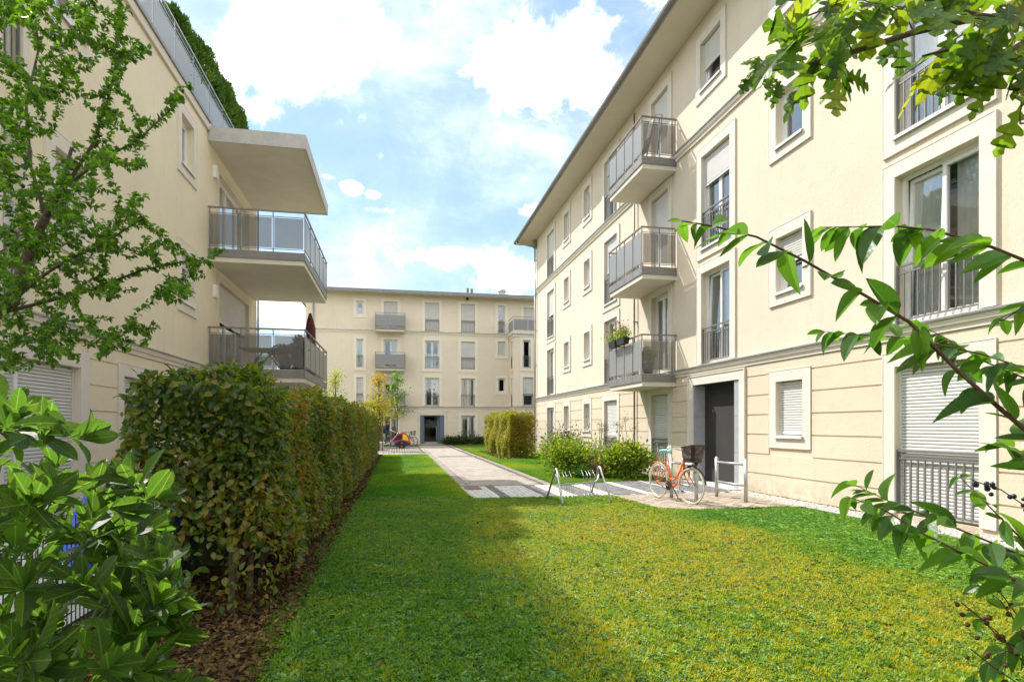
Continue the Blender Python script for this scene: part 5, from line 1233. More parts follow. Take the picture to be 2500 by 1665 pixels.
def hedge(name, label, cat, box, mat, n, smin, smax, seed, group=None, wts=(1, 1, 1, 1, 1), lit_top_tint=.0, core=.28, nparts=300, stems=True, tints=(.45, .22), zfun=None, thin_low=0.0, bumpy=.06):
    x0, x1, y0, y1, z0, z1 = box; r = np.random.default_rng(seed)
    t = thing(name, ((x0 + x1) / 2, (y0 + y1) / 2, 0), label, cat, group)
    P, Nn = hedge_points(n, x0, x1, y0, y1, z0, z1, r, wts=wts, bumpy=bumpy)
    if thin_low:
        keep = r.random(len(P)) < np.clip((P[:, 2] + .15 - .55 * np.clip(1 - (P[:, 1] - y0) / 2.5, 0, 1)) / .7, .10, 1); P, Nn = P[keep], Nn[keep]
    if zfun is not None: P[:, 2] = P[:, 2] * zfun(P[:, 1])
    m_ = len(P)
    Y, Nr = Nn * .5 + r.normal(0, .75, (m_, 3)) + [0, 0, -.25], Nn + r.normal(0, .45, (m_, 3)) + [0, 0, .5]
    X, Y, Z = frames(Y, Nr)
    S = r.uniform(smin, smax, m_)
    tint = np.clip(r.normal(tints[0], tints[1], m_) + .12 * lump(P, .8) + lit_top_tint * (P[:, 2] - z0) / (z1 - z0), 0, .999)  # height term paints sunlit tops into the leaf tint
    leaves(t, LP1 if nparts else LP0, P, X, Y, Z, S, mat, nparts, tint=tint)
    # twigs and the shaded inner mass of branches
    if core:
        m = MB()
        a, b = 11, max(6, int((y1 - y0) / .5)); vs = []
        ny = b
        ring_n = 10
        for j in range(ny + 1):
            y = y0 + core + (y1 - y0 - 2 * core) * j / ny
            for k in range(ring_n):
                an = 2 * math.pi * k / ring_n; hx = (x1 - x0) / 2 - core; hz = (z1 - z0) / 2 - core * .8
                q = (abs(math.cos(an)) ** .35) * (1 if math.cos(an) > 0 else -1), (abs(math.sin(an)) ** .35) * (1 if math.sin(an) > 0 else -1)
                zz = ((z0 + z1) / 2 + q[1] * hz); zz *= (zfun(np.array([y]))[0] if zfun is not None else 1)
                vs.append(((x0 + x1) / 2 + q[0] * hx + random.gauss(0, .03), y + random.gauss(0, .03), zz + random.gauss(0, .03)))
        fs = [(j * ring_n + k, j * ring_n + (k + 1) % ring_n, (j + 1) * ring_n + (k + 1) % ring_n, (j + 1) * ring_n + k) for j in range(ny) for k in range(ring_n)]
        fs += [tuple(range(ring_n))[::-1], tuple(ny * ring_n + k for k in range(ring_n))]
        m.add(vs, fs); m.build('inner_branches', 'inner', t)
    if stems:
        k = int((y1 - y0) / .45)
        for i in range(min(k, 60)):
            y = y0 + .18 + i * .45 + random.gauss(0, .05); x = (x0 + x1) / 2 + random.gauss(0, .06) + .15; m = MB()
            m.tube([(x, y, 0), (x + random.gauss(0, .04), y + random.gauss(0, .04), .5), (x + random.gauss(0, .1), y + random.gauss(0, .1), z1 * .7)], [.028, .022, .012], 6)
            for _ in range(5 if i < 8 else 0):
                zb = random.uniform(.25, 1.3); m.tube([(x, y, zb), (x + random.uniform(.1, .4), y + random.gauss(0, .2), zb + .2)], [.008, .003], 4)
            m.build('stem', 'bark', t)
    return t
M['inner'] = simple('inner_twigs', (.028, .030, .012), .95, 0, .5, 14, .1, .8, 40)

hz1 = lambda y: 1.0 + .17 * np.clip((y - 5) / 22, 0, 1) + .012 * np.sin(y * 1.7)
hedge('hedge', 'long clipped hornbeam hedge turning yellow-brown along the left of the lawn, near stretch', 'hedge', (-1.95, -1.02, 4.72, 12.0, .10, 1.80), 'leaf_hedge', 44000, .050, .088, 11, wts=(.5, 1.3, 1.6, .1, 1.3), group='long hedge', tints=(.41, .22), lit_top_tint=.20, zfun=hz1, thin_low=1.0, core=.34, bumpy=.07)
sh_ = [o for o in COL.objects if o.name == 'hedge'][0]
r = np.random.default_rng(17); mS = MB(); Pp, Yp, Np, Sp = [], [], [], []
for i in range(60):
    x, y = r.uniform(-1.9, -1.05), r.uniform(4.8, 11.8); z0 = 1.68 * hz1(y); h = r.uniform(.08, .26); e = Vector((x + r.normal(0, .05), y + r.normal(0, .05), z0 + .1 + h)); mS.tube([(x, y, z0), tuple(e)], .003, 4)
    for k in range(7):
        q = .25 + k / 8; p = Vector((x, y, z0)).lerp(e, q); a = r.uniform(0, 6.28); Pp.append(tuple(p)); Yp.append((math.cos(a), math.sin(a), .5)); Np.append(tuple(r.normal(0, .4, 3) + [0, 0, 1])); Sp.append(r.uniform(.035, .07))
mS.build('shoot_twigs', 'twig', sh_)['kind'] = 'stuff'
X, Y, Z = frames(np.array(Yp), np.array(Np)); mass('shoot_leaves', LP1, np.array(Pp), X, Y, Z, np.array(Sp), 'leaf_hedge', sh_)['kind'] = 'stuff'
h2 = hedge('hedge', 'far stretch of the long hedge, more yellow, ending beside the side path', 'hedge', (-1.98, -1.0, 11.9, 29.6, .06, 1.80), 'leaf_hedge', 46000, .06, .10, 12, wts=(.3, 1.2, .1, 1.0, 1.2), group='long hedge', tints=(.49, .21), lit_top_tint=.14, nparts=0, zfun=hz1, core=.25)
hedge('hedge', 'yellow-green clipped hedge block standing right of the path', 'hedge', (5.0, 6.12, 25.9, 33.6, .06, 2.02), 'leaf_hedgey', 32000, .06, .10, 13, wts=(1.2, .3, 1.8, .3, 1.0), nparts=0, group='clipped hedges', tints=(.55, .24), core=.26, bumpy=.10)
hedge('hedge', 'darker hedge partly hidden behind the yellow block, beside the downpipe', 'hedge', (5.9, 7.2, 34.6, 38.0, .06, 2.12), 'leaf_hedge', 6000, .08, .12, 14, nparts=0, group='clipped hedges', tints=(.4, .2), core=.22, stems=False)
hedge('hedge', 'yellow hedge screen behind the thin tree trunks left of the trailer', 'hedge', (-2.4, -1.0, 39.5, 40.6, .06, 3.0), 'leaf_hedgey', 7000, .08, .12, 15, nparts=0, group='clipped hedges', tints=(.45, .2), core=.22, stems=False)
# conifers on the roof terrace
for i, (y0, y1, zt) in enumerate(((15.3, 17.2, 11.75), (17.1, 19.2, 12.15), (19.1, 20.9, 12.3), (20.8, 22.2, 12.35))):
    t = thing('conifer', (-5.65, (y0 + y1) / 2, 9.75), ['dense green conifer nearest the camera on the roof terrace', 'second conifer from the near end of the roof terrace row', 'third conifer in the roof terrace row', 'conifer farthest along the roof terrace, above the canopy slab'][i], 'conifer', 'conifers on the roof terrace')
    r = np.random.default_rng(40 + i); n = 15000; U = unit(r.normal(0, 1, (n, 3))); hx, hy, hzz = .52, (y1 - y0) / 2 + .12, (zt - 9.75) / 2
    Ub = np.sign(U) * np.abs(U) ** .62
    P = np.array([-5.62, (y0 + y1) / 2, 9.8 + hzz]) + Ub * [hx, hy, hzz] * (1 - np.abs(r.normal(0, .06, (n, 1))) + .05 * lump(U * 3, 1.5)[:, None])
    X, Y, Z = frames(U * .5 + [0, 0, 1.0] + r.normal(0, .35, (n, 3)), r.normal(0, 1, (n, 3)))
    tag(mass('foliage', leaf_proto(.34, .05, .1, 0), P, X, Y, Z, r.uniform(.07, .15, n), 'thuja', t, np.clip(r.normal(.45, .2, n) + .12 * lump(P, 1.3), 0, .99)), kind='stuff')
    m = MB(); m.tube([(-5.62, (y0 + y1) / 2, 9.74), (-5.62, (y0 + y1) / 2, zt - .4)], [.05, .02], 6); m.build('trunk', 'bark', t)
    m = MB(); m.box(-6.0, -5.25, y0 + .15, y1 - .15, 9.745, 10.1); m.build('planter', 'concrete', t)

def grow(mb, nodes, targets, r0=.012, wig=.04, rgen=None, thick=None):
    """connect every target to the nearest grown node with a bowed twig; returns twig polylines"""
    nodes = [Vector(p) for p in nodes]; rad = list(thick) if thick else [r0 * 2] * len(nodes); out = []
    base = nodes[0]
    for tg in sorted([Vector(p) for p in targets], key=lambda p: (p - base).length):
        A = np.array([tuple(p) for p in nodes]); d = np.linalg.norm(A - np.array(tg), axis=1) + .25 * np.maximum(0, np.linalg.norm(A - np.array(base), axis=1) - (tg - base).length + .1)
        i = int(np.argmin(d)); p0 = nodes[i]; L = (tg - p0).length
        if L < .02: continue
        k = max(3, int(L / .09)); pts = []
        side = Vector(rgen.normal(0, 1, 3)); bow = side.normalized() * L * wig + Vector((0, 0, L * wig))
        for j in range(k + 1):
            t_ = j / k; pts.append(p0.lerp(tg, t_) + bow * math.sin(math.pi * t_) + (Vector(rgen.normal(0, L * .012, 3)) if 0 < j < k else Vector()))
        ra = min(rad[i] * .8, r0 * (0.5 + L)); rr = [ra * (1 - .75 * j / k) for j in range(k + 1)]
        mb.tube(pts, rr, 5, cap=False); out.append(pts)
        for j in range(1, k + 1): nodes.append(pts[j]); rad.append(rr[j])
    return out

def twig_leaves(twigs, spacing, size, r, droop=.3, out=.8, frac=.15, whorl=1):
    P, Y, Nn, S = [], [], [], []
    for pts in twigs:
        L = 0; nxt = spacing * .5; tot = sum((b - a).length for a, b in zip(pts, pts[1:]))
        for a, b in zip(pts, pts[1:]):
            seg = (b - a).length; d = (b - a).normalized()
            while nxt <= L + seg:
                p = a.lerp(b, (nxt - L) / max(seg, 1e-6))
                if nxt > tot * frac:
                    for s_ in range(whorl):
                        side = d.cross(Vector(r.normal(0, 1, 3))).normalized()
                        y = (d * .7 + side * out + Vector((0, 0, -droop)) + Vector(r.normal(0, .22, 3)))
                        P.append(tuple(p)); Y.append(tuple(y)); Nn.append(tuple(Vector((0, 0, 1)) + Vector(r.normal(0, .55, 3)))); S.append(size * r.uniform(.6, 1.15))
                nxt += spacing * r.uniform(.7, 1.3)
            L += seg
    X, Y, Z = frames(np.array(Y), np.array(Nn)); return np.array(P), X, Y, Z, np.array(S)

# ---- young tree at the left
rt = np.random.default_rng(21)
def inpoly(x, y, poly):
    c = False; j = len(poly) - 1
    for i in range(len(poly)):
        xi, yi = poly[i]; xj, yj = poly[j]
        if (yi > y) != (yj > y) and x < (xj - xi) * (y - yi) / (yj - yi) + xi: c = not c
        j = i
    return c
tree = thing('young_tree', (-3.35, 4.75, 0), 'leafy young tree with bright green toothed leaves rising at the left edge', 'tree')
fork = dpt(25, 695, 4.5)
limb = [Vector((-3.35, 4.75, 0)), Vector((-3.33, 4.76, 1.2)), dpt(-75, 790, 4.45), dpt(-20, 725, 4.5), fork, dpt(75, 560, 4.55), dpt(105, 500, 4.6), dpt(140, 430, 4.62), dpt(165, 340, 4.65)]
limb2 = [dpt(105, 500, 4.6), dpt(150, 430, 4.45), dpt(215, 330, 4.4), dpt(248, 230, 4.4), dpt(275, 120, 4.4)]
limb3 = [fork, dpt(90, 640, 4.4), dpt(150, 600, 4.3), dpt(240, 560, 4.25), dpt(330, 500, 4.3)]
limb4 = [dpt(-20, 725, 4.5), dpt(80, 700, 4.7), dpt(200, 670, 4.75), dpt(330, 620, 4.8), dpt(430, 600, 4.8)]
limb5 = [dpt(105, 500, 4.6), dpt(70, 380, 4.9), dpt(60, 240, 5.0), dpt(90, 110, 5.0), dpt(60, -60, 5.0)]
limb6 = [dpt(150, 430, 4.45), dpt(230, 370, 4.6), dpt(320, 320, 4.7), dpt(400, 245, 4.75)]
m = MB()
m.tube(limb, [.085, .075, .062, .055, .05, .036, .03, .02, .012], 9); m.build('trunk', 'bark', tree, smooth=True)
for l_, r_ in ((limb2, .018), (limb3, .014), (limb4, .018), (limb5, .016), (limb6, .011)):
    m = MB(); m.tube(l_, [r_ * (1 - .16 * i) for i in range(len(l_))], 6); m.build('limb', 'bark', tree, smooth=True)
CROWN = [(-260, -160), (220, -160), (268, 5), (300, 110), (330, 90), (350, 118), (300, 175), (335, 200), (430, 190), (440, 205), (375, 262), (300, 300), (335, 330), (345, 400), (330, 470), (350, 505), (400, 545), (420, 600), (512, 572), (505, 600), (450, 665), (428, 730), (380, 750), (352, 790), (260, 815), (160, 835), (60, 850), (-40, 870), (-260, 860)]
GAPS = [((185, 290), 45, 55), ((250, 470), 25, 40), ((390, 400), 60, 40), ((330, 215), 60, 60), ((100, 40), 28, 30), ((290, 690), 35, 22), ((385, 330), 50, 60)]
tg = []
while len(tg) < 640:
    x, y = rt.uniform(-50, 515), rt.uniform(-90, 860)
    if not inpoly(x, y, CROWN): continue
    if any(((x - c[0]) / a) ** 2 + ((y - c[1]) / b) ** 2 < 1 and rt.random() < .8 for c, a, b in GAPS): continue
    if rt.random() < .25 and y < 420: continue
    dm = 4.6 + rt.normal(0, .42) * (1 if x < 250 else .5)
    tg.append(dpt(x, y, dm))
tg += [dpt(512, 572, 4.7), dpt(500, 578, 4.75), dpt(470, 600, 4.8), dpt(438, 195, 4.7), dpt(400, 215, 4.75), dpt(420, 205, 4.7), dpt(345, 115, 4.4), dpt(325, 100, 4.4), dpt(300, 20, 4.4), dpt(275, 60, 4.4), dpt(440, 625, 4.75), dpt(405, 640, 4.75)]
m = MB(); nodes = limb[3:] + limb2 + limb3 + limb4 + limb5 + limb6
tw = grow(m, nodes, tg, .010, .07, rt, [.03] * len(nodes)); m.build('twigs', 'bark', tree)['kind'] = 'stuff'
P, X, Y, Z, S = twig_leaves(tw + [limb2[2:], limb6[1:], limb4[2:], limb3[2:]], .012, .048, rt, .2, 1.3, .0, 2)
leaves(tree, [leaf_proto(.60, .12, -.2, 1), leaf_proto(.52, .25, -.4, 1), leaf_proto(.68, .04, .1, 1)], P, X, Y, Z, S, 'leaf_tree', 300)
print('tree leaves', len(P))

# ---- laurel-like bush at the lower left, close to the camera
rb = np.random.default_rng(31)
bush = thing('laurel_bush', (-1.55, 1.35, 0), 'glossy broad-leaved evergreen bush in the lower left foreground', 'bush')
BP = [(-60, 905), (60, 915), (90, 960), (150, 1000), (200, 985), (240, 985), (300, 1055), (345, 1085), (395, 1125), (405, 1190), (385, 1260), (400, 1330), (395, 1370), (430, 1420), (400, 1470), (330, 1500), (415, 1560), (430, 1640), (-60, 1640)]
roots = [Vector((-1.50, 1.45, 0)), Vector((-1.35, 1.2, 0)), Vector((-1.65, 1.55, 0)), Vector((-1.2, 1.35, 0))]
heads = []
while len(heads) < 112:
    x, y = rb.uniform(-60, 420), rb.uniform(930, 1640)
    if inpoly(x, y, BP): heads.append(dpt(x - 12, y + 18, rb.uniform(1.45, 2.15)))
heads += [dpt(190, 1010, 1.6), dpt(110, 1000, 1.6), dpt(300, 1110, 1.6), dpt(360, 1150, 1.7), dpt(350, 1350, 1.6), dpt(350, 1420, 1.7), dpt(20, 950, 1.7), dpt(330, 1545, 1.4), dpt(250, 1540, 1.35), dpt(80, 1530, 1.3), dpt(20, 1500, 1.3)]
nodes = []; th = []
m = MB()
for i, rp in enumerate(roots):
    top = dpt((60, 180, -20, 280)[i], (1180, 1240, 1150, 1330)[i], (1.8, 1.7, 1.9, 1.65)[i]); pts = [rp.lerp(top, k / 8) + Vector(rb.normal(0, .012, 3)) for k in range(9)]
    m.tube(pts, [.016 - .0012 * k for k in range(9)], 7); nodes += pts[2:]; th += [.012] * 7
m.build('stem', 'greentwig', bush, smooth=True)
m = MB(); tw = grow(m, nodes, heads, .006, .06, rb, th); m.build('twigs', 'greentwig', bush)['kind'] = 'stuff'
P, Y, Nn, S = [], [], [], []
for pts in tw:
    d = (pts[-1] - pts[-3]).normalized() + Vector((0, 0, .5)); d.normalize(); L = sum((b - a).length for a, b in zip(pts, pts[1:])); k = 9
    for j in range(k):
        t_ = 1 - .5 * (j / k) ** 1.2 * min(1, .16 / max(L, .05)); q = t_ * (len(pts) - 1); a = int(min(q, len(pts) - 2)); p = pts[a].lerp(pts[a + 1], q - a)
        an = j * 2.4 + rb.normal(0, .3); u = d.cross(Vector((.3, .2, 1))).normalized(); w = d.cross(u)
        side = u * math.cos(an) + w * math.sin(an); op = .35 + .9 * j / k
        y = d * (1.1 - .7 * j / k) + side * op + Vector(rb.normal(0, .1, 3))
        P.append(tuple(p)); Y.append(tuple(y)); Nn.append(tuple(d * 1.0 - side * .3 + Vector(rb.normal(0, .25, 3)))); S.append((.072 + .036 * min(1, j / 4)) * rb.uniform(.8, 1.2))
X, Y, Z = frames(np.array(Y), np.array(Nn))
leaves(bush, [leaf_proto(.42, .05, -.13, 2, 1.35), leaf_proto(.36, .12, -.30, 2, 1.2), leaf_proto(.46, .02, .06, 2, 1.4)], np.array(P), X, Y, Z, np.array(S), 'leaf_laurel', 300)
print('laurel leaves', len(P))

# ---- arching shrub at the right
rs = np.random.default_rng(51)
shr = thing('arching_shrub', (1.95, .75, 0), 'arching shrub with drooping pointed leaves and red-brown stems at the right edge', 'shrub')
def poly(pts, k=8):
    out = []
    for a, b in zip(pts, pts[1:]): out += [a.lerp(b, j / k) for j in range(k)]
    return out + [pts[-1]]
BR = [
    ([(1560, 507), (1640, 520), (1740, 545), (1850, 600), (1990, 680), (2090, 740), (2200, 850), (2300, 940), (2420, 1040)], (1.30, 1.0), .0062, 1.0, 19),
    ([(1885, 523), (1960, 522), (2060, 520), (2150, 530), (2280, 568), (2420, 625)], (1.22, 1.02), .0045, .95, 13),
    ([(1890, 762), (1960, 768), (2060, 775), (2150, 790), (2260, 815), (2430, 870)], (1.5, 1.25), .0030, .72, 15),
    ([(2110, 745), (2180, 780), (2260, 830), (2430, 900)], (1.45, 1.25), .0030, .7, 10),
    ([(1960, 1112), (2040, 1150), (2140, 1190), (2250, 1235), (2430, 1310)], (1.35, 1.15), .0035, .85, 13),
    ([(1945, 1140), (2030, 1170), (2120, 1225), (2220, 1275), (2330, 1330), (2440, 1400)], (1.25, 1.05), .0042, .95, 13),
    ([(2200, 1090), (2260, 1150), (2330, 1220), (2440, 1330)], (1.2, 1.05), .0030, .8, 6),
    ([(2230, 1560), (2300, 1500), (2380, 1480), (2450, 1470)], (1.2, 1.1), .0030, .9, 6),
    ([(2225, 1400), (2290, 1450), (2360, 1530), (2450, 1600)], (1.2, 1.1), .0028, .7, 2),
    ([(2230, 1330), (2300, 1380), (2350, 1450), (2450, 1560)], (1.25, 1.1), .0028, .7, 3),
    ([(2290, 1010), (2340, 1040), (2430, 1100)], (1.15, 1.05), .003, .9, 5),
    ([(2300, 740), (2360, 700), (2450, 690)], (1.1, 1.0), .003, .9, 4)]
LPd = [leaf_proto(.50, .10, -.32, 2), leaf_proto(.42, .24, -.5, 2), leaf_proto(.46, .05, -.12, 2), leaf_proto(.38, .16, .12, 2)]
P, Y, Nn, S = [], [], [], []
ends = []
for pix, (da, db), rad, sz, nl in BR:
    k = len(pix); pts = poly([dpt(x, y, da + (db - da) * i / (k - 1)) for i, (x, y) in enumerate(pix)], 6)
    root_ = Vector((1.95, .75, 0)) + Vector(rs.normal(0, .05, 3)) * Vector((1, 1, 0)); e = pts[-1]
    down = [e.lerp(root_, t_) + Vector((.25 * math.sin(math.pi * t_), -.05, .22 * math.sin(math.pi * t_))) for t_ in np.linspace(.12, 1, 8)]
    allp = pts + down; rr = [rad * .72 * (.35 + .65 * min(1, i / len(pts))) * (1 if i < len(pts) else 1.3) for i in range(len(allp))]
    m = MB(); m.tube(allp, rr, 7); m.build('branch', 'twig', shr, smooth=True)
    n = nl; tot = len(pts) - 1
    for i in range(n):
        q = tot * (i + .3) / n; a = int(min(q, tot - 1)); p = pts[a].lerp(pts[a + 1], q - a); d = (pts[a] - pts[a + 1]).normalized()
        cs = Vector((0, 0, 1)).cross(d).normalized()
        for s_ in (-1, 1):
            y = d * .55 + cs * s_ * .55 + Vector((0, 0, -.45)) + Vector(rs.normal(0, .36, 3))
            g = .55 + .45 * min(1, (i + 1) / 5)
            P.append(tuple(p)); Y.append(tuple(y)); Nn.append(tuple(Vector((0, 0, 1)) + d * .4 + cs * s_ * .7 + Vector(rs.normal(0, .35, 3)))); S.append(.076 * sz * g * rs.uniform(.6, 1.3) * (da + db) / 2 / 1.1)
X, Y, Z = frames(np.array(Y), np.array(Nn)); leaves(shr, LPd, np.array(P), X, Y, Z, np.array(S), 'leaf_shrub', 300)
def berries(pix, d, mat, nm, rad, n, spread):
    pts = [dpt(x, y, d) for x, y in pix]; m = MB(); m.tube(pts, .0013, 5); c = m.build('fruit_stalk', 'twig', shr)
    for i in range(n):
        q = (len(pts) - 1) * rs.random(); a = int(min(q, len(pts) - 2)); p = pts[a].lerp(pts[a + 1], q - a) + Vector(rs.normal(0, spread, 3))
        R0 = rad * rs.uniform(.7, 1.2); m = MB(); m.lathe(tuple(p), [(0.0, -R0), (R0 * .7, -R0 * .7), (R0, 0), (R0 * .7, R0 * .7), (0.0, R0)], 8); m.build(nm, mat, c, smooth=True)
berries([(2235, 1103), (2275, 1118), (2300, 1125), (2360, 1165), (2420, 1200)], 1.2, 'berry', 'berry', .0055, 16, .009)
berries([(2210, 1385), (2260, 1425), (2300, 1470), (2370, 1500)], 1.15, 'seed', 'seed_head', .005, 15, .009)
berries([(2270, 1325), (2310, 1375), (2350, 1430)], 1.2, 'seed', 'seed_head', .005, 12, .010)
berries([(2230, 1490), (2280, 1530), (2340, 1570), (2400, 1590)], 1.15, 'seed', 'seed_head', .005, 11, .009)

# ---- oak branch hanging in from the upper right
ro = np.random.default_rng(61)
oak = thing('oak_tree', (3.0, -1.0, 0), 'oak tree whose lobed-leaf branches hang into the upper right corner', 'tree')
A0 = Vector((2.45, .55, 3.05))
m = MB(); m.tube([(3.0, -1.0, 0), (3.02, -.98, 1.5), (2.95, -.9, 2.6), (2.85, -.8, 4.2), (2.9, -.8, 6)], [.17, .14, .12, .10, .07], 12); m.build('trunk', 'bark', oak, smooth=True)
obr = [[Vector((2.9, -.85, 2.9)), Vector((2.7, -.2, 3.0)), A0, dpt(2420, 60, 1.45), dpt(2250, 40, 1.4), dpt(2100, 75, 1.35), dpt(1960, 120, 1.3), dpt(1850, 150, 1.28), dpt(1760, 165, 1.28)],
       [dpt(2420, 60, 1.45), dpt(2300, 130, 1.35), dpt(2200, 110, 1.3), dpt(2120, 130, 1.3)], [A0, dpt(2480, 230, 1.3), dpt(2400, 150, 1.28), dpt(2330, 150, 1.28)],
       [dpt(2250, 40, 1.4), dpt(2100, -10, 1.4), dpt(1950, 0, 1.38), dpt(1850, 40, 1.36)], [dpt(2480, 230, 1.3), dpt(2420, 275, 1.3), dpt(2345, 285, 1.3)]]
for i, l_ in enumerate(obr):
    m = MB(); r0 = (.016, .009, .010, .007, .005)[i]; m.tube(l_, [r0 * max(.12, 1 - i_ / len(l_)) for i_ in range(len(l_))], 7); m.build('branch', 'bark', oak, smooth=True)
def oak_leaf(wk=1.0, cv=-.18):
    # lobed outline on both sides of a midrib, slightly cupped
    out = [(0, .0), (.035, .08), (.05, .16), (.17, .24), (.20, .29), (.09, .33), (.08, .38), (.25, .47), (.30, .55), (.27, .58), (.12, .56), (.11, .61), (.26, .72), (.27, .79), (.20, .81), (.09, .76), (.08, .80), (.13, .91), (.07, .96), (0, 1.0)]
    v = []; f = []
    n = len(out)
    for x, y in out: v += [(-x * wk, y, .10 * x + cv * y * y), (0, y, cv * y * y - .015), (x * wk, y, .10 * x + cv * y * y)]
    for i in range(n - 1):
        a, b = 3 * i, 3 * i + 3; f += [(a, a + 1, b + 1), (a, b + 1, b), (a + 1, a + 2, b + 2), (a + 1, b + 2, b + 1)]
    return v, f
OTG = []
OZ = [(1760, -40), (2400, -60), (2400, 190), (2300, 150), (2250, 140), (2200, 190), (2130, 190), (2120, 120), (2060, 130), (2010, 130), (1960, 180), (1860, 210), (1840, 160), (1800, 130), (1850, 60), (1870, 10)]
while len(OTG) < 54:
    x, y = ro.uniform(1750, 2420), ro.uniform(-50, 200)
    if inpoly(x, y, OZ): OTG.append(dpt(x, y - 14, ro.uniform(1.2, 1.5)))
OTG += [dpt(1735, 165, 1.28), dpt(1745, 130, 1.28), dpt(1785, 190, 1.28), dpt(1755, 150, 1.28), dpt(2345, 275, 1.3), dpt(2350, 235, 1.3), dpt(2240, 110, 1.3), dpt(2300, 165, 1.3)]
nodes = [p for l_ in obr for p in l_[1:]]
m = MB(); tw = grow(m, nodes, OTG, .0035, .05, ro, [.006] * len(nodes)); m.build('twigs', 'bark', oak)['kind'] = 'stuff'
P, Y, Nn, S = [], [], [], []
for pts in tw:
    d = (pts[-1] - pts[-2]).normalized(); e = pts[-1]; small = cam_uv(np.array([tuple(e)]))[0][0] < 1905
    for j in range(3 if not small else 5):
        y = d * .5 + Vector((-.30, -.05, -.65)) + Vector(ro.normal(0, .45, 3)); P.append(tuple(pts[-1 - (j % 2)])); Y.append(tuple(y)); Nn.append(tuple(Vector((0, -.7, .7)) + Vector(ro.normal(0, .45, 3)))); S.append(ro.uniform(.075, .12) * (1 if not small else .45))
X, Y, Z = frames(np.array(Y), np.array(Nn)); leaves(oak, [oak_leaf(1.0, -.18), oak_leaf(.85, -.45), oak_leaf(1.1, .12)], np.array(P), X, Y, Z, np.array(S), 'leaf_oak', 300)

# ---- shrubs along the right facade and small trees at the far end
def shrub(x, y, w, h, label, mat, n, smin, smax, seed, depth=None, group='shrubs along the right facade', tints=(.45, .22), stems=14, up=.3, low=.12, dens=.55):
    r = np.random.default_rng(seed); t = thing('shrub', (x, y, 0), label, 'shrub', group); depth = depth or w
    m = MB(); tips = []
    for i in range(stems):
        a = r.uniform(0, 6.28); q = r.random() ** .6; e = Vector((x + math.cos(a) * q * w / 2, y + math.sin(a) * q * depth / 2, h * (r.uniform(.55, 1.0) * (1 - .35 * q * q))))
        b = Vector((x + math.cos(a) * q * w * .12, y + math.sin(a) * q * depth * .12, 0)); mid = b.lerp(e, .5) + Vector((0, 0, h * .12)); m.tube([b, mid, e], [.010, .007, .003], 5); tips.append((b, mid, e))
    m.build('stems', 'greentwig', t)
    # leaves gather in clumps round the shoots
    K = 46; C = []
    for _ in range(K):
        b, mid, e = tips[r.integers(len(tips))]; q = r.uniform(.35, 1.0); p = mid.lerp(e, (q - .35) / .65); C.append((p.x + r.normal(0, w * .07), p.y + r.normal(0, depth * .07), max(low, p.z + r.normal(0, h * .06))))
    C = np.array(C); idx = r.integers(0, K, n); cs = r.uniform(.06, .13, K) * (w + h)
    P = C[idx] + r.normal(0, 1, (n, 3)) * cs[idx][:, None] * [.8, .8, .7]; P[:, 2] = np.abs(P[:, 2]) + .01
    X, Y, Z = frames((P - [x, y, h * .3]) * .8 + r.normal(0, .5, (n, 3)) + [0, 0, up], r.normal(0, .6, (n, 3)) + [0, -.2, 1])
    tint = np.clip(r.normal(tints[0], tints[1], n) + .2 * (r.random(K)[idx] - .5), 0, .99)
    tag(mass('foliage', LP0, P, X, Y, Z, r.uniform(smin, smax, n), mat, t, tint), kind='stuff'); return t
shrub(5.15, 16.9, 1.5, 1.12, 'large lime-green shrub on the left of the planting by the right facade', 'leaf_lime', 5200, .06, .12, 71, tints=(.40, .22))
shrub(6.45, 15.75, 1.25, .98, 'yellow-green leafy shrub nearest the orange bicycle', 'leaf_lime', 4200, .07, .14, 72, tints=(.42, .22))
shrub(5.85, 16.0, .95, .62, 'faded pinkish-brown flowering perennial between the two lime shrubs', 'leaf_dry', 2200, .03, .07, 73, tints=(.5, .25))
shrub(5.6, 19.2, 1.0, 1.45, 'dark rose bush with reddish leaves behind the large lime shrub', 'leaf_dark', 1500, .05, .09, 74, tints=(.6, .3), stems=18)
shrub(5.1, 15.9, .5, .30, 'low silvery herb at the foot of the large lime shrub', 'leaf_shrub', 500, .04, .08, 75)
shrub(6.9, 20.5, 1.6, .7, 'low reddish perennials against the wall behind the rose bush', 'leaf_dry', 1400, .04, .09, 76, tints=(.8, .2))
for i in range(3):
    shrub(4.3 + i * 1.0, 47.2 - .1 * i, 1.7, .42, ['dark low ground-cover shrub beside the far door', 'dark green low shrub below the far ground-floor window', 'low evergreen shrub next to the yellow hedge block'][i], 'leaf_dark', 2600, .08, .14, 80 + i, depth=.8, group='low shrubs under the far windows', tints=(.55, .15))
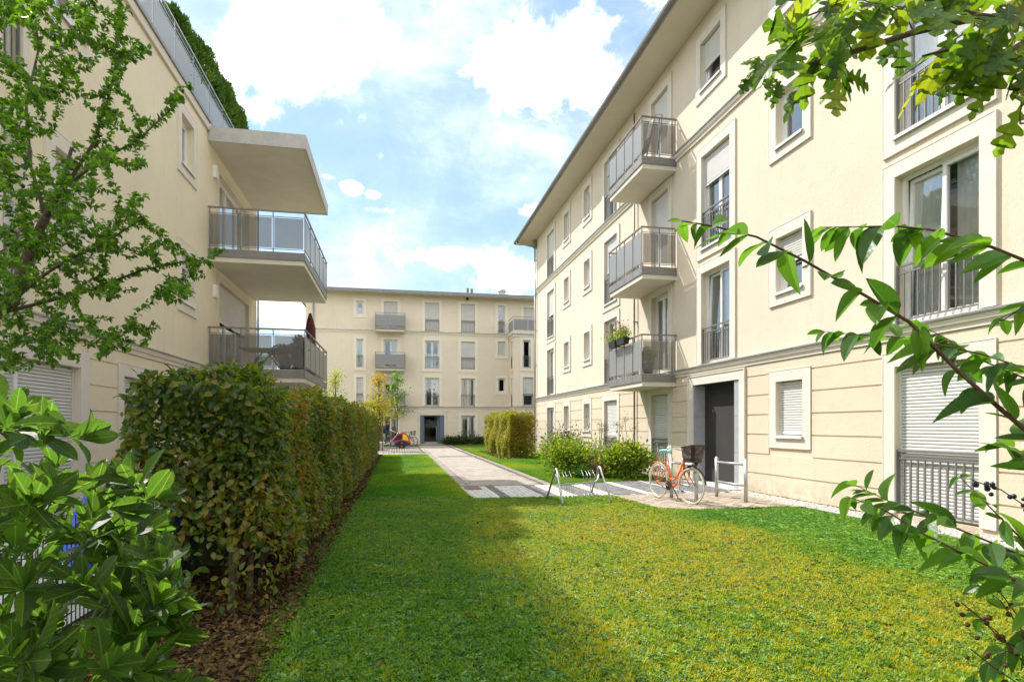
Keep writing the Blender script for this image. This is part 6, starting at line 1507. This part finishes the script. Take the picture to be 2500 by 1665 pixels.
def tallperennial(x, y, h, label, seed, mat='leaf_lime', plume=True, nst=5):
    r = np.random.default_rng(seed); t = thing('tall_perennial', (x, y, 0), label, 'plant', 'tall perennials by the right facade'); P, Y, Nn, S = [], [], [], []; m = MB(); PP = []
    for s_ in range(nst):
        e = Vector((x + r.normal(0, .16), y + r.normal(0, .14), h * r.uniform(.8, 1.0))); b = Vector((x + r.normal(0, .07), y + r.normal(0, .07), 0)); pts = [b.lerp(e, k / 8) + Vector((0, 0, 0)) + Vector(r.normal(0, .008, 3)) for k in range(9)]; m.tube(pts, .006, 4)
        for k in range(46):
            q = r.uniform(.1, .95); p = b.lerp(e, q); a = r.uniform(0, 6.28); P.append(tuple(p)); Y.append((math.cos(a), math.sin(a), -.15)); Nn.append((0, 0, 1)); S.append(.10 * (1.1 - q * .6))
        for k in range(60): PP.append(tuple(e + Vector((r.normal(0, .06), r.normal(0, .06), r.normal(.02, .07)))))
    m.build('stem', 'greentwig', t); X, Y, Z = frames(np.array(Y), np.array(Nn)); tag(mass('foliage', leaf_proto(.26, .03, -.2, 0), np.array(P), X, Y, Z, np.array(S), mat, t), kind='stuff')
    if plume:
        PP = np.array(PP); n = len(PP); X, Y, Z = frames(r.normal(0, 1, (n, 3)), r.normal(0, 1, (n, 3))); tag(mass('plume', LP0, PP, X, Y, Z, r.uniform(.025, .05, n), 'leaf_dry', t), kind='stuff')
tallperennial(6.45, 17.9, 1.62, 'tall goldenrod with drooping plumes in front of the ground-floor shutter', 91, nst=6)
tallperennial(7.0, 17.0, 1.72, 'tallest goldenrod stem beside the thin drainpipe', 92, nst=4)
def spikes(x, y, w, h, n, label, seed):
    r = np.random.default_rng(seed); t = thing('ornamental_grass', (x, y, 0), label, 'grass clump', 'reddish grass clumps by the right facade')
    m = MB(); q = MB()
    for i in range(n):
        b = Vector((x + r.normal(0, w * .25), y + r.normal(0, w * .25), 0)); e = b + Vector((r.normal(0, w * .4), r.normal(0, w * .3), h * r.uniform(.6, 1))); mid = b.lerp(e, .6) + Vector((0, 0, .08)); m.tube([b, mid, e], [.004, .003, .002], 3, cap=False); q.tube([mid.lerp(e, .5), e], [.009, .003], 4)
    m.build('stalk', 'leaf_dry', t); q.build('seed_spike', 'leaf_dry', t)
spikes(7.3, 16.2, .9, 1.0, 44, 'reddish seed spikes of grass left of the drainpipe', 95); spikes(6.9, 19.5, 1.4, 1.15, 60, 'reddish grass spikes behind the large lime shrub', 96); spikes(7.2, 23.5, 1.6, 1.1, 60, 'reddish grass spikes near the building corner', 97)

def smalltree(x, y, h, cw, zc, label, mat, n, seed, group, sz=(.07, .13), sparse=.5):
    r = np.random.default_rng(seed); t = thing('young_tree', (x, y, 0), label, 'tree', group); m = MB(); m.tube([(x, y, 0), (x + .03, y, h * .5), (x, y, h * .95)], [.05, .04, .012], 7); m.build('trunk', 'bark', t, smooth=True)
    C = []; m = MB()
    for i in range(64):
        z = zc + (h - zc) * r.random(); f = 1 - ((z - zc) / (h - zc)) ** 1.4 * .8; a = r.uniform(0, 6.28); e = Vector((x + math.cos(a) * cw / 2 * f * r.uniform(.4, 1), y + math.sin(a) * cw / 2 * f * r.uniform(.4, 1), z)); m.tube([(x, y, max(zc * .8, z - .5)), e], [.012, .003], 4)
        for q in (.5, .75, 1.0): C.append((x + (e.x - x) * q, y + (e.y - y) * q, z - .5 * (1 - q)))
    m.build('branches', 'bark', t)
    C = np.array(C); k = r.integers(0, len(C), n); P = C[k] + r.normal(0, .17, (n, 3)); X, Y, Z = frames(r.normal(0, 1, (n, 3)) + [0, 0, -.3], r.normal(0, .6, (n, 3)) + [0, 0, 1])
    tag(mass('crown', LP0, P, X, Y, Z, r.uniform(*sz, n), mat, t, np.clip(r.normal(.4, .25, n) + .25 * (P[:, 2] - zc) / (h - zc), 0, .99)), kind='stuff'); return t
for i, (x, y, h, w) in enumerate(((-9, -13, 9, 8), (-2, -17, 11, 9), (5, -14, 8, 7), (12, -19, 12, 10), (-16, -9, 10, 9))):
    t = thing('broadleaf_tree', (x, y, 0), ['tall broadleaf tree behind the viewer, left of centre', 'tallest broadleaf tree straight behind the viewer', 'smaller broadleaf tree behind the viewer to the right', 'wide broadleaf tree farthest behind the viewer', 'broadleaf tree beyond the left gardens behind the viewer'][i], 'tree', 'trees closing the courtyard behind the viewer')
    r = np.random.default_rng(140 + i); n = 7000; C = unit(r.normal(0, 1, (26, 3))) * r.uniform(.3, .8, (26, 1)) * [w / 2, w / 2, h * .36] + [x, y, h * .62]; k = r.integers(0, 26, n); P = C[k] + r.normal(0, .13 * w, (n, 3)) * [1, 1, .8]; P[:, 2] = np.maximum(P[:, 2], 1.2)
    X, Y, Z = frames(r.normal(0, 1, (n, 3)), r.normal(0, 1, (n, 3)) + [0, 0, .6]); tag(mass('crown', LP0, P, X, Y, Z, r.uniform(.35, .6, n), 'leaf_dark', t), kind='stuff')
    m = MB(); m.tube([(x, y, 0), (x + .2, y, h * .35), (x, y, h * .8)], [.28, .2, .08], 8); m.build('trunk', 'bark', t)
GT = 'young trees by the far building'
smalltree(-1.05, 35.2, 4.5, 2.7, 1.9, 'young tree with orange and yellow autumn leaves in front of the far balconies', 'leaf_yellow', 1700, 101, GT, (.08, .15))
smalltree(.0, 41.5, 5.3, 2.4, 2.4, 'thin dark green tree behind the orange one, reaching the middle balcony', 'leaf_tree', 850, 102, GT, (.10, .17))
smalltree(-3.35, 33.5, 4.6, 2.3, 1.4, 'loose light green tree above the far end of the long hedge', 'leaf_lime', 1500, 103, GT, (.07, .13))
smalltree(-4.6, 36.0, 3.6, 2.0, 1.4, 'pale green sapling behind the hedge under the left balconies', 'leaf_lime', 1200, 104, GT, (.07, .13))
for i, (x, y) in enumerate(((-1.16, 35.2), (-.82, 35.25), (-.2, 41.5))):
    t = thing('tree_stake', (x, y, 0), ['wooden stake left of the orange-leaved tree', 'wooden stake right of the orange-leaved tree', 'wooden stake by the thin dark green tree'][i], 'stake', 'tree stakes')
    m = MB(); m.tube([(x, y, 0), (x, y, 2.1)], .035, 7); m.build('pole', 'paleWood', t) if False else m.build('pole', 'brownwood', t)
    m = MB(); m.tube([(x, y, 2.1), (x, y, 2.13)], .03, 7); m.build('cap', 'slab', t)

# ---- leaf litter under the hedges, stray leaves on the lawn
def litter(n, x0, x1, y0, y1, smin, smax, seed, z=.02, spread=.02):
    r = np.random.default_rng(seed); P = np.stack([r.uniform(x0, x1, n), r.uniform(y0, y1, n), z + np.abs(r.normal(0, spread, n))], 1)
    a = r.uniform(0, 6.28, n); X, Y, Z = frames(np.stack([np.cos(a), np.sin(a), r.normal(0, .3, n)], 1), r.normal(0, .35, (n, 3)) + [0, 0, 1]); return mass('leaf_litter', leaf_proto(.6, .15, .2, 0), P, X, Y, Z, r.uniform(smin, smax, n), 'litter')
tag(litter(26000, -2.3, -.78, 1.6, 12, .03, .06, 111, .012, .02), 'brown fallen leaves and bark mulch under the near part of the long hedge', 'leaf litter', kind='stuff')
tag(litter(12000, -1.6, -.74, 12, 30, .04, .08, 112), 'brown leaf litter along the foot of the far part of the hedge', 'leaf litter', kind='stuff')
tag(litter(1500, 4.5, 5.4, 25.2, 33, .05, .09, 113), 'brown leaf litter at the foot of the yellow-green hedge block', 'leaf litter', kind='stuff')
tag(litter(240, -.8, 7.0, 3.2, 11, .03, .06, 114, .035, .006), 'single brown leaves scattered over the lawn', 'fallen leaves', kind='stuff')
tag(litter(260, 1.6, 7.6, 11.8, 34, .02, .05, 115, .018, .003), 'small dry leaves blown over the paving', 'fallen leaves', kind='stuff')

# ---------------------------------------------------------------- lawn grass (geometry nodes)
def tuft(name, nb, h, spread, w, seed, mat='grass', flat=0.0):
    r = np.random.default_rng(seed); vs = []; fs = []; tn = []
    for i in range(nb):
        a = r.uniform(0, 6.28); b = np.array([r.normal(0, spread), r.normal(0, spread), 0]); ln = h * r.uniform(.5, 1.1); lean = r.uniform(.1, .75) + flat
        d = np.array([math.cos(a) * lean, math.sin(a) * lean, 1.0 if not flat else .45]); d /= np.linalg.norm(d); s_ = np.array([-math.sin(a), math.cos(a), 0]) * w * r.uniform(.6, 1.2)
        k = len(vs); mid = b + d * ln * .55; tip = b + d * ln + np.array([math.cos(a), math.sin(a), -.5]) * ln * .22
        vs += [tuple(b - s_ * .7), tuple(b + s_ * .7), tuple(mid - s_), tuple(mid + s_), tuple(tip)]; fs += [(k, k + 1, k + 3, k + 2), (k + 2, k + 3, k + 4)]; tn += [r.random()] * 5
    me = bpy.data.meshes.new(name); me.from_pydata(vs, [], fs); me.update(); set_tint(me, tn); me.materials.append(M[mat]); return bpy.data.objects.new(name, me)
def rosette(name, n, ln, w, seed, mat='weed'):
    r = np.random.default_rng(seed); vs = []; fs = []
    for i in range(n):
        a = 6.283 * i / n + r.normal(0, .3); L = ln * r.uniform(.6, 1.1); up = r.uniform(.1, .6); c, s_ = math.cos(a), math.sin(a); k = len(vs)
        def q(t, o, z): return (c * t * L - s_ * o * w, s_ * t * L + c * o * w, z * L + .008)
        vs += [q(.05, 0, 0), q(.5, -1, up * .5 + .1), q(.5, 0, up * .45), q(.5, 1, up * .5 + .1), q(1, 0, up * .6)]; fs += [(k, k + 2, k + 1), (k, k + 3, k + 2), (k + 1, k + 2, k + 4), (k + 2, k + 3, k + 4)]
    me = bpy.data.meshes.new(name); me.from_pydata(vs, [], fs); me.update(); me.materials.append(M[mat]); return bpy.data.objects.new(name, me)

def scatter(base_poly, objs, density, smin, smax, seed, name, label, z=.002, mask=None):
    me = bpy.data.meshes.new(name); me.from_pydata([(x, y, z) for x, y in base_poly], [], [tuple(range(len(base_poly)))]); me.update()
    o = bpy.data.objects.new(name, me); COL.objects.link(o); tag(o, label, 'grass', kind='stuff')
    ng = bpy.data.node_groups.new(name, 'GeometryNodeTree'); ng.interface.new_socket('Geometry', in_out='INPUT', socket_type='NodeSocketGeometry'); ng.interface.new_socket('Geometry', in_out='OUTPUT', socket_type='NodeSocketGeometry')
    N_ = ng.nodes; L = ng.links; gi = N_.new('NodeGroupInput'); go = N_.new('NodeGroupOutput')
    dp = N_.new('GeometryNodeDistributePointsOnFaces'); dp.inputs['Density'].default_value = density; dp.inputs['Seed'].default_value = seed; L.new(gi.outputs[0], dp.inputs[0])
    src = dp.outputs[0]
    if mask is not None:
        ps_ = N_.new('GeometryNodeInputPosition'); nz = N_.new('ShaderNodeTexNoise'); nz.inputs['Scale'].default_value = mask[0]; nz.inputs['Detail'].default_value = 3; L.new(ps_.outputs[0], nz.inputs['Vector'])
        cp = N_.new('FunctionNodeCompare'); cp.data_type = 'FLOAT'; cp.operation = 'LESS_THAN'; L.new(nz.outputs[0], cp.inputs[0]); cp.inputs[1].default_value = mask[1]
        dg_ = N_.new('GeometryNodeDeleteGeometry'); dg_.domain = 'POINT'; L.new(src, dg_.inputs[0]); L.new(cp.outputs[0], dg_.inputs[1]); src = dg_.outputs[0]
    iop = N_.new('GeometryNodeInstanceOnPoints'); L.new(src, iop.inputs['Points'])
    g2i = N_.new('GeometryNodeGeometryToInstance')
    for ob in objs:
        oi = N_.new('GeometryNodeObjectInfo'); oi.inputs['Object'].default_value = ob; oi.inputs['As Instance'].default_value = True; L.new(oi.outputs['Geometry'], g2i.inputs[0])
    L.new(g2i.outputs[0], iop.inputs['Instance']); iop.inputs['Pick Instance'].default_value = True
    j = N_.new('GeometryNodeInputIndex'); hv = N_.new('FunctionNodeRandomValue'); hv.data_type = 'INT'; hv.inputs[4].default_value = 0; hv.inputs[5].default_value = len(objs) - 1; hv.inputs['Seed'].default_value = seed + 3
    L.new(hv.outputs[2], iop.inputs['Instance Index'])
    rv = N_.new('FunctionNodeRandomValue'); rv.data_type = 'FLOAT_VECTOR'; rv.inputs[0].default_value = (-.25, -.25, 0); rv.inputs[1].default_value = (.25, .25, 6.283); rv.inputs['Seed'].default_value = seed + 1; L.new(rv.outputs[0], iop.inputs['Rotation'])
    sv = N_.new('FunctionNodeRandomValue'); sv.data_type = 'FLOAT'; sv.inputs[2].default_value = smin; sv.inputs[3].default_value = smax; sv.inputs['Seed'].default_value = seed + 2; L.new(sv.outputs[1], iop.inputs['Scale'])
    L.new(iop.outputs[0], go.inputs[0]); md = o.modifiers.new('scatter', 'NODES'); md.node_group = ng; return o
T1 = [tuft('grass_tuft', 12, .040, .024, .0026, s) for s in (1, 2, 3)] + [tuft('grass_tuft', 12, .030, .030, .0034, 9, flat=.6)]
W1 = [rosette('weed_rosette', 7, .060, .014, 4), rosette('weed_rosette', 9, .045, .012, 5), rosette('weed_rosette', 5, .030, .010, 6)]
W0 = [rosette('clover', 4, .022, .008, 7), rosette('clover', 5, .018, .007, 8), rosette('clover', 3, .028, .009, 9)]
T2 = [tuft('grass_tuft', 20, .045, .045, .004, s) for s in (11, 12)]
NEAR = [(x - .03, y) for x, y in EDGE if 2.0 < y < 12.3] + [(-.86, 12.3), (1.5, 12.3), (1.53, 11.78), (4.5, 11.74), (4.55, 10.6), (4.62, 9.75), (5.15, 9.46), (7.0, 9.5), (7.22, 9.2), (7.24, 2.0)]
scatter(NEAR, T1, 2300, .5, 1.35, 1, 'grass', 'short lawn grass with mossy yellow patches in the foreground')
scatter(NEAR, W1, 150, .5, 1.2, 2, 'lawn_weeds', 'broad-leaved weeds and clover dotted through the near lawn', mask=(2.6, .50))
scatter(NEAR, W0, 1100, .6, 1.4, 8, 'clover', 'tiny clover leaves sprinkled through the near lawn', z=.012)
WL_ = [rosette('weed_rosette', 7, .055, .015, 24, 'weed_light'), rosette('weed_rosette', 6, .040, .013, 25, 'weed_light')]
scatter([(5.0, 4), (5.3, 9.3), (7.1, 9.3), (7.22, 3)], WL_, 1300, .6, 1.2, 5, 'lawn_weeds', 'dense broad-leaved weeds in the sunlit strip beside the right facade')
scatter([(x - .02, y) for x, y in EDGE if y > 12.3] + [(-.9, 30.5), (1.50, 30.6), (1.50, 12.3)], T2, 700, .6, 1.1, 3, 'grass', 'short lawn grass between the long hedge and the path')
scatter([(3.98, 14.4), (3.98, 22), (4.1, 29), (4.15, 42.4), (7.5, 42.4), (7.5, 15.3), (6.7, 15.0), (4.7, 14.6)], T2, 420, .6, 1.2, 4, 'grass', 'short lawn grass and plants right of the path')
